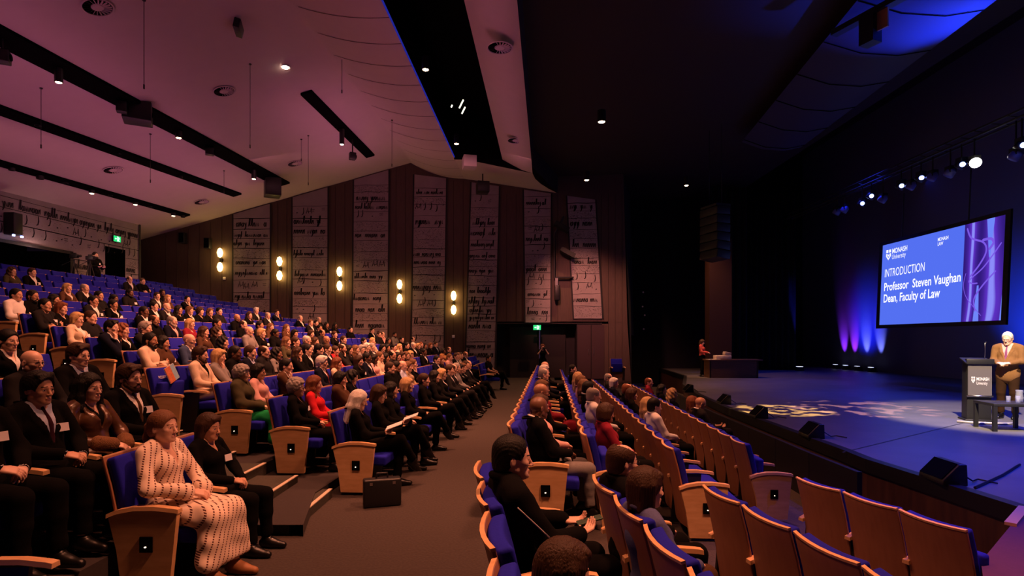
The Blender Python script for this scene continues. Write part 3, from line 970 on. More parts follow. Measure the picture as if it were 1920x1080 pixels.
# faint curved joints of the ceiling boards
m = MB()
for d in np.arange(9.5, 25.8, 1.15):
    pts = []
    zr = zceil(ridge(d))
    for t in np.linspace(.12, 1, 10):
        x = ridge(d) * (1 - t) + edgeE(d) * t; pts.append((x, d + .35 * (1 - t), zr + (9.10 - zr) * (1 - (1 - t) ** 2.0) - .004))
    for a, b_ in zip(pts, pts[1:]):
        m.add([(a[0], a[1] - .012, a[2]), (a[0], a[1] + .012, a[2]), (b_[0], b_[1] + .012, b_[2]), (b_[0], b_[1] - .012, b_[2])], [(0, 1, 2, 3)])
struct(m.build('trim_5', mat('ceiling_joint', (.10, .05, .05), .9)))
# black lighting slot, dark forestage ceiling and stage house
m = MB()
ds = np.linspace(-2, 22.9, 6)
for d0, d1 in zip(ds, ds[1:]):
    E0, E1, G0, G1 = edgeE(d0), edgeE(d1), edgeG(d0), edgeG(d1)
    m.add([(E0, d0, 9.1), (E1, d1, 9.1), (E1, d1, 10.6), (E0, d0, 10.6), (G0, d0, 10.6), (G1, d1, 10.6), (G1, d1, 9.0), (G0, d0, 9.0)], [(0, 1, 2, 3), (3, 2, 5, 4), (4, 5, 6, 7)])
m.add([(edgeE(22.9), 22.9, 9.0), (edgeG(22.9), 22.9, 9.0), (edgeG(22.9), 22.9, 10.6), (edgeE(22.9), 22.9, 10.6)], [(0, 1, 2, 3)])
struct(m.build('ceiling_slot', M_blk))
m = MB(); m.tube([(edgeE(d) + .03, d, 9.07) for d in np.linspace(6, 22.8, 9)], .022, 5); struct(m.build('trim_14', emat('blue_edge_glow', (.04, .05, .8), .35)))  # glowing tube stands in for blue light catching the slot edge
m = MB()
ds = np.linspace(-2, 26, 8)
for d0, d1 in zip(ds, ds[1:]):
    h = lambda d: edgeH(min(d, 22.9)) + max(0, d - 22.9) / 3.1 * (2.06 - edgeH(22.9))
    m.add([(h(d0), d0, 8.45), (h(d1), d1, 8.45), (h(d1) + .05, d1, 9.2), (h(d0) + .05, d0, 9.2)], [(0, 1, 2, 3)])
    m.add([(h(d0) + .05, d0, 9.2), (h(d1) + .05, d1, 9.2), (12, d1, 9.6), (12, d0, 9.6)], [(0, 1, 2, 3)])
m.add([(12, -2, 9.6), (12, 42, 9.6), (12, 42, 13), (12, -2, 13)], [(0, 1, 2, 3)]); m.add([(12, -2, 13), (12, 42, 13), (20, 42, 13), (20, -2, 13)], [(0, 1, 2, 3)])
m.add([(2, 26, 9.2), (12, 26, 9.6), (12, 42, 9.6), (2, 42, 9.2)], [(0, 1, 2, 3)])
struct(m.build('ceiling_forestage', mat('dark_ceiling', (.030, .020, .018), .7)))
# recessed black tracks across the ceiling
TRK = {'A': (-11.49, .075, .26, 5, 24.2), 'B': (-14.475, .125, .17, 7, 23.9), 'C': (-16.45, .10, .13, 9, 24.6), 'D': (-7.29, .0585, .17, 17.4, 23.8)}
ti = 6
for nm, (a, s_, hw, d0, d1) in TRK.items():
    m = MB(); vs = []
    for d in (d0, d1):
        x = a + s_ * d
        for dx, dz in ((-hw, .03), (hw, .03), (hw, -.07), (-hw, -.07)): vs.append((x + dx, d, zceil(x + dx) + dz))
    m.add(vs, [(0, 1, 2, 3), (7, 6, 5, 4), (0, 4, 5, 1), (1, 5, 6, 2), (2, 6, 7, 3), (3, 7, 4, 0)])
    struct(m.build('trim_%d' % ti, M_blk)); ti += 1
    if nm != 'D':
        m = MB(); m.tube([(a + s_ * d - hw - .01, d, zceil(a + s_ * d - hw) - .05) for d in (d0, d1)], .012, 5); struct(m.build('trim_%d' % (ti + 20), MATS['blue_edge_glow']))  # same painted-on blue glow for the lit edge of each long track
# back wall of the audience: printed panels round a control-room window, door, dark passage
bwX = lambda d: -17.6 + .075 * d
def bw_pt(px, py):           # point of the back wall seen at a pixel
    u = (CX - px) / F; d = 17.6 / (u + .075); return Vector((bwX(d), d, EYE + (HY - py) / F * d))
m = MB()
def bwquad(M, d0, d1, z0, z1, off=0.0):
    M.add([(bwX(d0) + off, d0, z0), (bwX(d1) + off, d1, z0), (bwX(d1) + off, d1, z1), (bwX(d0) + off, d0, z1)], [(0, 1, 2, 3)])
dA = bw_pt(133, 480).y; dB = bw_pt(197, 480).y; dC = bw_pt(235, 480).y; dE = bw_pt(264, 480).y
zt = 6.75
zw1 = 4.95
bwquad(m, -2, dA, zw1, zt); bwquad(m, -2, dA, 2.8, 3.55); bwquad(m, dA, dB, 3.0, zt); bwquad(m, dB, dC, 5.45, zt); bwquad(m, dC, dE, 3.0, zt)
m.add([(bwX(dE), dE, 3), (bwX(dE) - .5, dE, 3), (bwX(dE) - .5, dE, 6.9), (bwX(dE), dE, 6.9)], [(0, 1, 2, 3)])
struct(m.build('wall_back', M_paper))
m = MB()      # dark control room behind its window
bwquad(m, -2, dA, 2.6, 5.2, -1.6); m.box((bwX(-2) - 1.6, dA, 2.6), (bwX(dA), dA + .02, 5.0)); bwquad(m, dB - .1, dC + .1, 2.9, 5.6, -.9)
m.add([(-19, dE, 2.5), (-15.6, dE, 2.5), (-15.6, 27, 2.5), (-19, 27, 2.5)], [(0, 1, 2, 3)])
m.add([(-17.6, dE, 2.5), (-17.6, 27, 2.5), (-17.6, 27, 7), (-17.6, dE, 7)], [(0, 1, 2, 3)])
struct(m.build('wall_control_room', M_blk))
m = MB()
for d0, d1, z0, z1 in ((-2, dA, zw1 - .07, zw1 + .04), (dA - .08, dA + .05, 3.5, zw1 + .04)):
    bwquad(m, d0, d1, z0, z1, .05)
bwquad(m, dE - .16, dE - .06, 3.2, 6.7, .04)
struct(m.build('trim_10', M_edge))
# the far side wall
PX = lambda px: (px - CX) / F * 25.95
m = MB()
m.add([(-17.7, WALL_D, -.5), (-.73, WALL_D, -.5), (-.73, WALL_D, 10.2), (-17.7, WALL_D, 10.2)], [(0, 1, 2, 3)])
m.add([(-.73, WALL_D, 2.55), (5.25, WALL_D, 2.55), (5.05, WALL_D, 10.2), (-.73, WALL_D, 10.2)], [(0, 1, 2, 3)])
m.add([(4.2, WALL_D, -.5), (5.45, WALL_D, -.5), (5.25, WALL_D, 2.56), (4.1, WALL_D, 2.56)], [(0, 1, 2, 3)])
struct(m.build('wall_far', M_wallwood))
m = MB()
for px in list(range(310, 436, 21)) + [520, 537, 628, 646, 742, 760, 850, 868, 950, 968, 1046] + list(range(1128, 1168, 13)):
    x = PX(px); z0 = 2.6 if 928 < px < 1120 else -.3
    zt_ = zceil(x) - .1 if x < -4.6 else (9.0 if x < -2.2 else 8.4)
    m.box((x - .008, WALL_D - .012, z0), (x + .008, WALL_D + .0, zt_))
struct(m.build('trim_11', mat('groove', (.040, .024, .018), .9)))
m = MB()     # dark door bay
m.box((-.73, 26.9, -.3), (4.3, 27, 2.6)); m.box((-.76, 26, -.3), (-.73, 27, 2.6)); m.box((-.8, 26, 2.5), (4.4, 27, 2.6)); m.box((2.95, 26.02, -.3), (4.22, 26.9, 2.5))
struct(m.build('wall_door_bay', mat('door_bay', (.014, .010, .012), .7)))
# proscenium, wings and stage back wall
m = MB()
m.add([(5.05, 26, 2), (5.05, 26, 10.2), (6.2, 30, 10.2), (6.4, 30, 2)], [(0, 1, 2, 3)])
m.add([(5.45, 26, -.6), (5.05, 26, 9.8), (6.4, 31, 9.8), (6.4, 31, -.6)], [(0, 1, 2, 3)])
m.add([(5.4, 31, -.6), (12.6, 31.0, -.6), (12.6, 31.0, 13), (5.4, 31, 13)], [(0, 1, 2, 3)]); m.add([(12.6, 31, -.6), (12.6, 35, -.6), (12.6, 35, 13), (12.6, 31, 13)], [(0, 1, 2, 3)]); m.add([(12.6, 35, -.6), (20, 35.0, -.6), (20, 35.0, 13), (12.6, 35, 13)], [(0, 1, 2, 3)])
struct(m.build('wall_stage_side', M_drape))
mc = bpy.data.materials.new('cyclorama_cloth'); mc.use_nodes = True
mc.node_tree.nodes['Principled BSDF'].inputs['Base Color'].default_value = (.16, .16, .24, 1); mc.node_tree.nodes['Principled BSDF'].inputs['Roughness'].default_value = .95
m = MB(); m.add([(17.8, 2, STZ), (17.8, 35, STZ), (17.8, 35, 13), (17.8, 2, 13)], [(3, 2, 1, 0)])
struct(m.build('wall_stage_back', mc))
m = MB(); m.box((-19, -2.6, -1), (20, -2.5, 13)); struct(m.build('wall_near', mat('near_wall', (.05, .03, .025), .8)))
# wing columns and black side curtains on the stage
def drape(name, x0, x1, d, z0, z1, label, mm=M_drape, folds=9, depth=.10):
    m = MB(); g = []
    n = folds * 6
    for z in (z0, z1):
        g.append([(x0 + (x1 - x0) * i / n, d + depth * math.sin(i / n * folds * 2 * PI), z) for i in range(n + 1)])
    m.sheet(g)
    o = m.build(name, mm, smooth=True); sol = o.modifiers.new('thickness', 'SOLIDIFY'); sol.thickness = .02
    tag(o, label, 'curtain', None); return o
drape('stage_curtain', 12.3, 14.6, 29.4, STZ, 9.3, 'tall black side curtain at the edge of the blue backcloth', folds=7)
drape('stage_curtain', 9.9, 11.6, 28.2, STZ, 9.3, 'tall black side curtain behind the dark desk on stage', folds=5)
m = MB(); m.box((8.85, 25.6, STZ), (9.85, 26.2, 6.3)); struct(m.build('column_1', mat('wing_column', (.06, .022, .016), .7)))
# stage-house reflector panel lit blue, with its joints
m = MB(); g = []
for d in np.linspace(9, 21, 9):
    g.append([(7.0 + .12 * (d - 9), d, 9.05), (8.0 + .10 * (d - 9), d, 8.78), (9.0 + .08 * (d - 9), d, 8.72), (9.9 + .06 * (d - 9), d, 8.85)])
m.sheet(g); o = m.build('ceiling_reflector', mat('reflector', (.035, .035, .07), .7), smooth=True); struct(o)
m = MB()
for d in np.arange(10.5, 21, 1.7):
    m.tube([(7.0 + .12 * (d - 9), d, 9.03), (8.0 + .10 * (d - 9), d, 8.76), (9.0 + .08 * (d - 9), d, 8.70), (9.9 + .06 * (d - 9), d, 8.83)], .012, 4)
struct(m.build('trim_12', M_blk))

# ---------------------------------------------------------------- handwriting on the wall panels
def strokes(M, pts, wd, T):
    pts = [Vector((p[0], p[1], 0)) for p in pts]
    L = []
    for i, p in enumerate(pts):
        t = (pts[min(i + 1, len(pts) - 1)] - pts[max(i - 1, 0)]); t = t.normalized() if t.length > 1e-6 else Vector((1, 0, 0))
        nn = Vector((-t.y, t.x, 0)) * wd * .5 * (1 if 0 < i < len(pts) - 1 else .6)
        L.append((p - nn, p + nn))
    for (a, b), (c, d) in zip(L, L[1:]):
        M.add([T(a.x, a.y), T(c.x, c.y), T(d.x, d.y), T(b.x, b.y)], [(0, 1, 2, 3)])

def script(M, x, y, xe, h, T, r, clip):
    """A line of cursive-looking pen strokes."""
    while x < xe - h * .4:
        n = r.randint(3, 8)
        for _ in range(n):
            if x > xe - h * .35: break
            k = r.random(); wd = h * .20
            if k < .45: q = [(0, 0), (.10, .55), (.22, .62), (.24, .0)]
            elif k < .62: q = [(.3, .5), (.12, .55), (.02, .25), (.12, .0), (.3, .1), (.32, .6), (.34, 0)]
            elif k < .74: q = [(.0, 0), (.14, .6), (.2, 1.25), (.28, 1.3), (.2, .4), (.24, 0)]
            elif k < .86: q = [(0, .6), (.1, .1), (.24, .6), (.2, -.1), (.02, -.5)]
            else: q = [(0, 0), (.1, .55), (.16, 0), (.28, .58), (.32, 0), (.44, .55), (.48, 0)]
            strokes(M, [(clip(x + a * h), y + b * h + r.uniform(-.04, .04) * h) for a, b in q], wd, T)
            x += h * (q[-1][0] + .12)
        x += h * r.uniform(.25, .7)

def scribble_panel(M, W, z0, z1, T, r):
    """Fill a W wide panel between heights z0 and z1 with ruled lines, notes and script."""
    clip = lambda v: min(max(v, .02), W - .02)
    z = z1 - r.uniform(.1, .4)
    while z > z0 + .25:
        tilt = r.uniform(-.03, .05)
        strokes(M, [(.01, z), (W * .35, z + tilt * .4 + .01), (W * .7, z + tilt * .7 - .008), (W - .01, z + tilt)], r.choice((.015, .022, .034)), T)
        k = r.random(); hgt = r.uniform(.30, .50)
        if k < .48:
            script(M, r.uniform(.03, .15), z - hgt * .75, W - r.uniform(.03, .2), r.uniform(.19, .30), T, r, clip)
        elif k < .72:
            x = r.uniform(.1, .4)
            while x < W - .2:
                q = r.random(); yy = z - hgt * r.uniform(.35, .75)
                if q < .4:
                    strokes(M, [(x, yy + .26), (x + .02, yy + .10), (x - .01, yy - .03), (x - .07, yy - .06)], .045, T)
                elif q < .6:
                    strokes(M, [(x - .09, yy - .06), (x, yy + .22), (x + .02, yy - .04)], .045, T); strokes(M, [(x - .04, yy + .05), (x + .1, yy + .02), (x + .14, yy + .2), (x + .17, yy - .05)], .04, T)
                elif q < .85:
                    strokes(M, [(x - .03, yy), (x + .035, yy + .01)], .06, T)
                else:
                    strokes(M, [(x - .08, yy + .1), (x + .08, yy + .12)], .03, T); strokes(M, [(x - .07, yy + .03), (x + .07, yy + .04)], .03, T)
                x += r.uniform(.18, .5)
        else:
            for _ in range(int(130 * W)):
                x, yy = r.uniform(.03, W - .05), z - r.uniform(.03, hgt * 1.2)
                strokes(M, [(x, yy), (x + r.uniform(.01, .05), yy + r.uniform(-.015, .015))], r.uniform(.008, .022), T)
        for _ in range(int(22 * W)):
            x, yy = r.uniform(.03, W - .05), z - r.uniform(.03, hgt)
            strokes(M, [(x, yy), (x + r.uniform(.01, .04), yy)], .012, T)
        z -= hgt * r.uniform(.85, 1.25)

rp = random.Random(21)
PAN = [((437, 508), (437, 508), -.2), ((548, 616), (548, 615), -.2), ((663, 730), (660, 728), -.2), ((776, 838), (770, 832), -.2), ((883, 937), (871, 928), -.2), ((981, 1034), (984, 1033), 2.56), ((1062, 1117), (1075, 1130), 2.74)]
for i, ((t0, t1), (b0, b1), zb) in enumerate(PAN):
    xt0, xt1, xb0, xb1 = PX(t0), PX(t1), PX(b0), PX(b1)
    def ztop(x): return zceil(x) - .06 if x < -4.7 else (9.35 - .12 * (x + 4.6) - .05 if x < -2.2 else 9.03 - .14 * (x + 2.18) - .06)
    r_ = thing('printed_wall_panel', 'tall pinkish wall panel of handwritten lines, %s from the back of the hall' % ordn(i + 1) if i < 5 else ('handwritten wall panel ending above the dark doors' if i == 5 else 'handwritten wall panel nearest the stage, above the double cupboard doors'), 'wall panel', ((xb0 + xb1) / 2, 25.93, zb), 0, 'handwritten wall panels along the side wall')
    ox, oz = (xb0 + xb1) / 2, zb
    m = MB(); zt0, zt1 = ztop(xt0), ztop(xt1)
    m.add([(xb0 - ox, 0, 0), (xb1 - ox, 0, 0), (xt1 - ox, 0, zt1 - oz), (xt0 - ox, 0, zt0 - oz), (xb0 - ox, .06, 0), (xb1 - ox, .06, 0), (xt1 - ox, .06, zt1 - oz), (xt0 - ox, .06, zt0 - oz)], [(0, 1, 2, 3), (0, 3, 7, 4), (1, 5, 6, 2), (0, 4, 5, 1)])
    m.build('board', M_paper, r_)
    m = MB()
    for xa, xb_, zt_ in ((xb0, xt0, zt0), (xb1, xt1, zt1)):
        m.add([(xa - ox - .035, -.02, 0), (xa - ox + .035, -.02, 0), (xb_ - ox + .035, -.02, zt_ - oz), (xb_ - ox - .035, -.02, zt_ - oz)], [(0, 1, 2, 3)])
    m.build('edge_strip', M_edge, r_)
    m = MB(); W = xb1 - xb0
    T = lambda u, v, xb0=xb0, xt0=xt0, xt1=xt1, xb1=xb1, zt0=zt0, oz=oz, ox=ox, W=W: ((xb0 + (xt0 - xb0) * (v - oz) / (zt0 - oz)) + u * ((xb1 - xb0) + ((xt1 - xt0) - (xb1 - xb0)) * (v - oz) / (zt0 - oz)) / W - ox, -.006, v - oz)
    scribble_panel(M=m, W=W, z0=max(zb, .6 if i > 2 else 1.2), z1=min(zt0, zt1) - .05, T=T, r=rp)
    m.build('handwriting', M_ink, r_)
m = MB()      # handwriting on the back wall
def Tb(u, v, base=0.0): d = base + u; return (bwX(d) + .012, d, v)
scribble_panel(m, dE - 14.2, zw1 + .05, zt - .15, lambda u, v: Tb(u, v, 14.2), rp)
scribble_panel(m, dB - dA, 3.4, zw1, lambda u, v: Tb(u, v, dA), rp)
scribble_panel(m, dE - dC - .1, 3.4, 5.4, lambda u, v: Tb(u, v, dC), rp)
struct(m.build('trim_13', M_ink))
# ------------------------------------------------------------------ auditorium chairs
M_blue = mat('seat_fabric', (.010, .011, .36), .85, noise=.15, bscale=60, bump=.12, spec=.2)
M_back = wood('chair_back_wood', (.30, .125, .066), (.345, .15, .080), (5, 5, .5), .5, 5)
M_pale = wood('pale_beech', (.62, .36, .17), (.74, .46, .24), (2, 8, 8), .4, 3)
M_bulb = emat('step_bulb', (1, .75, .5), 4)

def slab(curve, t0, t1, hw, nw=5, bow=0.0, bev=0.0, name='slab', sag=0.0):
    """Closed slab following a curve in x-z, thickness from t0 to t1 along its normal, half-width hw."""
    n = len(curve); c = [Vector((p[0], 0, p[1])) for p in curve]
    bm = bmesh.new(); L = []
    for side in (t0, t1):
        rows = []
        for i, p in enumerate(c):
            t = (c[min(i + 1, n - 1)] - c[max(i - 1, 0)]).normalized(); nn = Vector((t.z, 0, -t.x))
            row = []
            for j in range(nw):
                y = -1 + 2 * j / (nw - 1)
                q = p + nn * (side + bow * y * y + (sag * (1 - y * y) * math.sin(i / (n - 1) * PI) if side == t1 else 0)); row.append(bm.verts.new((q.x, y * hw, q.z)))
            rows.append(row)
        L.append(rows)
    A, B = L
    for i in range(n - 1):
        for j in range(nw - 1):
            bm.faces.new((A[i][j], A[i + 1][j], A[i + 1][j + 1], A[i][j + 1])); bm.faces.new((B[i][j], B[i][j + 1], B[i + 1][j + 1], B[i + 1][j]))
        bm.faces.new((A[i][0], B[i][0], B[i + 1][0], A[i + 1][0])); bm.faces.new((A[i][-1], A[i + 1][-1], B[i + 1][-1], B[i][-1]))
    for j in range(nw - 1):
        bm.faces.new((A[0][j], A[0][j + 1], B[0][j + 1], B[0][j])); bm.faces.new((A[-1][j], B[-1][j], B[-1][j + 1], A[-1][j + 1]))
    bmesh.ops.recalc_face_normals(bm, faces=bm.faces)
    if bev:
        es = [e for e in bm.edges if len(e.link_faces) == 2 and e.calc_face_angle() > .9]
        bmesh.ops.bevel(bm, geom=es, offset=bev, segments=3, affect='EDGES', profile=.6)
    me = bpy.data.meshes.new(name); bm.to_mesh(me); bm.free()
    me.polygons.foreach_set('use_smooth', [True] * len(me.polygons)); me.set_sharp_from_angle(angle=.9)
    return me
def wm(me, m): me.materials.append(m); return me
BC = [(-.205, .13), (-.225, .30), (-.250, .46), (-.275, .60), (-.305, .74), (-.338, .86), (-.360, .945)]
ME_SHELL = wm(slab(BC, -.018, .0, .262, 7, .035, .004, 'back_shell'), M_back)
ME_EDGE = wm(slab([(-.3605, .938), (-.3635, .952)], -.020, .002, .263, 7, .035, 0, 'top_edge'), M_pale)
CC = [(-.238, .40), (-.262, .54), (-.285, .66), (-.312, .78), (-.340, .88), (-.353, .93)]
ME_BACK = wm(slab(CC, .003, .075, .245, 7, .030, .022, 'back_cushion', .02), M_blue)
ME_SEAT = wm(slab([(.34, .425), (.22, .43), (.06, .42), (-.10, .405), (-.19, .40)], -.10, .015, .240, 7, .0, .028, 'seat_cushion', .012), M_blue)
ME_SEATUP = wm(slab([(-.115, .76), (-.118, .68), (-.125, .58), (-.135, .46), (-.14, .37)], -.03, .06, .240, 7, .0, .028, 'seat_cushion', .012), M_blue)
ARM = [(-.275, .545), (-.20, .575), (-.08, .598), (.06, .600), (.20, .585), (.235, .578)]
def arm_mesh():
    m = MB(); vs = []; n = len(ARM)
    for x, z in ARM:
        vs += [(x, -.031, z - .014), (x, .031, z - .014), (x, .027, z + .014), (x, -.027, z + .014)]
    fs = []
    for i in range(n - 1):
        for k in range(4): fs.append((i * 4 + k, i * 4 + (k + 1) % 4, i * 4 + 4 + (k + 1) % 4, i * 4 + 4 + k))
    fs += [(3, 2, 1, 0), (n * 4 - 4, n * 4 - 3, n * 4 - 2, n * 4 - 1)]
    m.add(vs, fs); return m
_a = arm_mesh(); ME_ARM = wm(_a.mesh('armrest'), M_pale)
_a = MB(); _a.prism([(-.24, .02), (.02, .02), (.06, .08), (.10, .57), (-.20, .56), (-.22, .3)], 'y', -.014, .014); ME_FRAME = wm(_a.mesh('side_frame'), M_blk2)
_a = MB(); _a.prism([(-.17, .035), (.17, .035), (.225, .572), (.06, .588), (-.08, .586), (-.20, .562), (-.262, .530), (-.205, .30)], 'y', -.022, .022); ME_END = wm(_a.mesh('end_panel'), M_pale)
_a = MB(); _a.box((-.035, -.032, .29), (.055, -.020, .40)); ME_PLATE = wm(_a.mesh('light_plate'), M_blk)
_a = MB(); _a.lathe([(.0, 0), (.007, .003), (.007, .008), (.0, .011)], 8, (.01, -.038, .325)); ME_BULB = wm(_a.mesh('bulb'), M_bulb)

CHAIRS = []; STUFF = []
VIS = (lambda t: {w.split(':')[0] + ('.' + i if i else '') for w in t.split() for i in w.split(':')[1].split(',')})('C1:0,1,2,3,4,5,6,7,8,9,10,11,12,13,14,16 C2:0,1,2,3,4,5,6,7,8,9,10,11,14,15 C3:0,1,2,3,4,5,6,7,8,9,10,11,12,13,14,15,17 C4:0,1,2,3,4,5,6,7,8,9,11,12,13,14,15,16 G0:1,2,3,4 G1:1 G2:2 H1: H2: H3: L1:0,1,2,4,5,6,7,8,18,19 L10:1,2,4,5,7,8,10,11,12,13,15,16,17,23,24 L11:1,2,3,4,7,8,9,10,12,15,16,17,18,19,20,22,24 L12:3,4,5,6,7,8,9,10,11,13,14,15,16,17,18,19,20,21,22 L13:4,5,6,7,8,9,10,11,12,13,14,16,17,18,19,20,21,22,23 L14:4,5,6,7,8,9,10,11,12,14,15,16,17,18,19,20,21 L15:6,7,8,9,10,11,12,13,14,15,16,17,18,19,20,21 L16:0,1,2,3,4,5,6,7 L2:0,1,2,3,5,6,7,8,15,16,17,30,31,32,33 L3:0,1,2,3,4,5,6,7,9,20,21,24,25 L4:0,1,2 L5:0,2,4,6,7,8,22 L6:0,1,2,4,7,8,10,20,21,22 L7:0,3,4,9,10,16,17,20,22,25,26,27,28 L8:0,1,3,4,5,7,8,9,10,11,12,14,17,19,20,21,28,29 L9:0,1,3,4,6,14,15,20,21,22 N1:0,1,2,3 N2:0,1,2,3 N3:0,1,2,3 N4:0,1,2')
VISS = (lambda t: {w.split(':')[0] + ('.' + i if i else '') for w in t.split() for i in w.split(':')[1].split(',')})('C1:15,17,18,19,20,21,22,23 C2:12,13,16,17,18,19,20,21,22 C3:16,18 C4:10 L1:3,9,10,11,20 L10:3,9,14,20,21,22,25 L11:5,13,14,21,23,25 L12:12,23 L13:15 L2:4,9,14,18,20,21,26,27,29 L3:8,23,26,27,33 L4:3,8,20 L5:1,3,5,9,14,23,26,29 L6:3,5,6,11,13,14,16,17,18,19,23,24 L7:2,6,7,8,14,18,21,23 L8:6,15,16,18,26 L9:5,7,16,17,18,23,25')
def chair(key, x, d, z, rz, label, up=True, end=False, far_arm=False, group='auditorium chairs', sy=1.0, small=False, frame=True):
    if VIS is not None and key not in VIS:
        if key in VISS: STUFF.append((x, d, z, rz, up))
        return None
    r = thing('auditorium_chair', label, 'chair', (x, d, z), rz, group); r.scale = (1, sy, 1)
    obj('back_shell', ME_SHELL, r); obj('top_edge', ME_EDGE, r); obj('back_cushion', ME_BACK, r)
    obj('seat_cushion', ME_SEATUP if up else ME_SEAT, r)
    obj('armrest', ME_ARM, r, (0, -.28, 0))
    if end:
        e = obj('end_panel', ME_END, r, (0, -.28, 0)); p = obj('light_plate', ME_PLATE, e); obj('bulb', ME_BULB, e)
    elif not small:
        obj('side_frame', ME_FRAME, r, (0, -.28, 0))
    if far_arm:
        obj('armrest', ME_ARM, r, (0, .28, 0)); obj('side_frame', ME_FRAME, r, (0, .28, 0))
    r['_k'] = key; CHAIRS.append(r); return r

# ------------------------------------------------------------------ the audience
HK = {'s': 'short', 'd': 'side', 't': 'thick', 'f': 'fringe', 'c': 'curly', 'b': 'bob', 'r': 'crop', 'l': 'long', 'w': 'wavy', 'u': 'bun', 'p': 'ponytail', '0': None}
TK = {'S': 'suit', 'B': 'blazer', 'K': 'knit', 'C': 'coat', 'D': 'dress', 'T': 'tee', 'Z': 'zip'}
HD = {'l': 'lap', 'c': 'cross', 'h': 'chin', 'r': 'read', 'q': 'rest'}
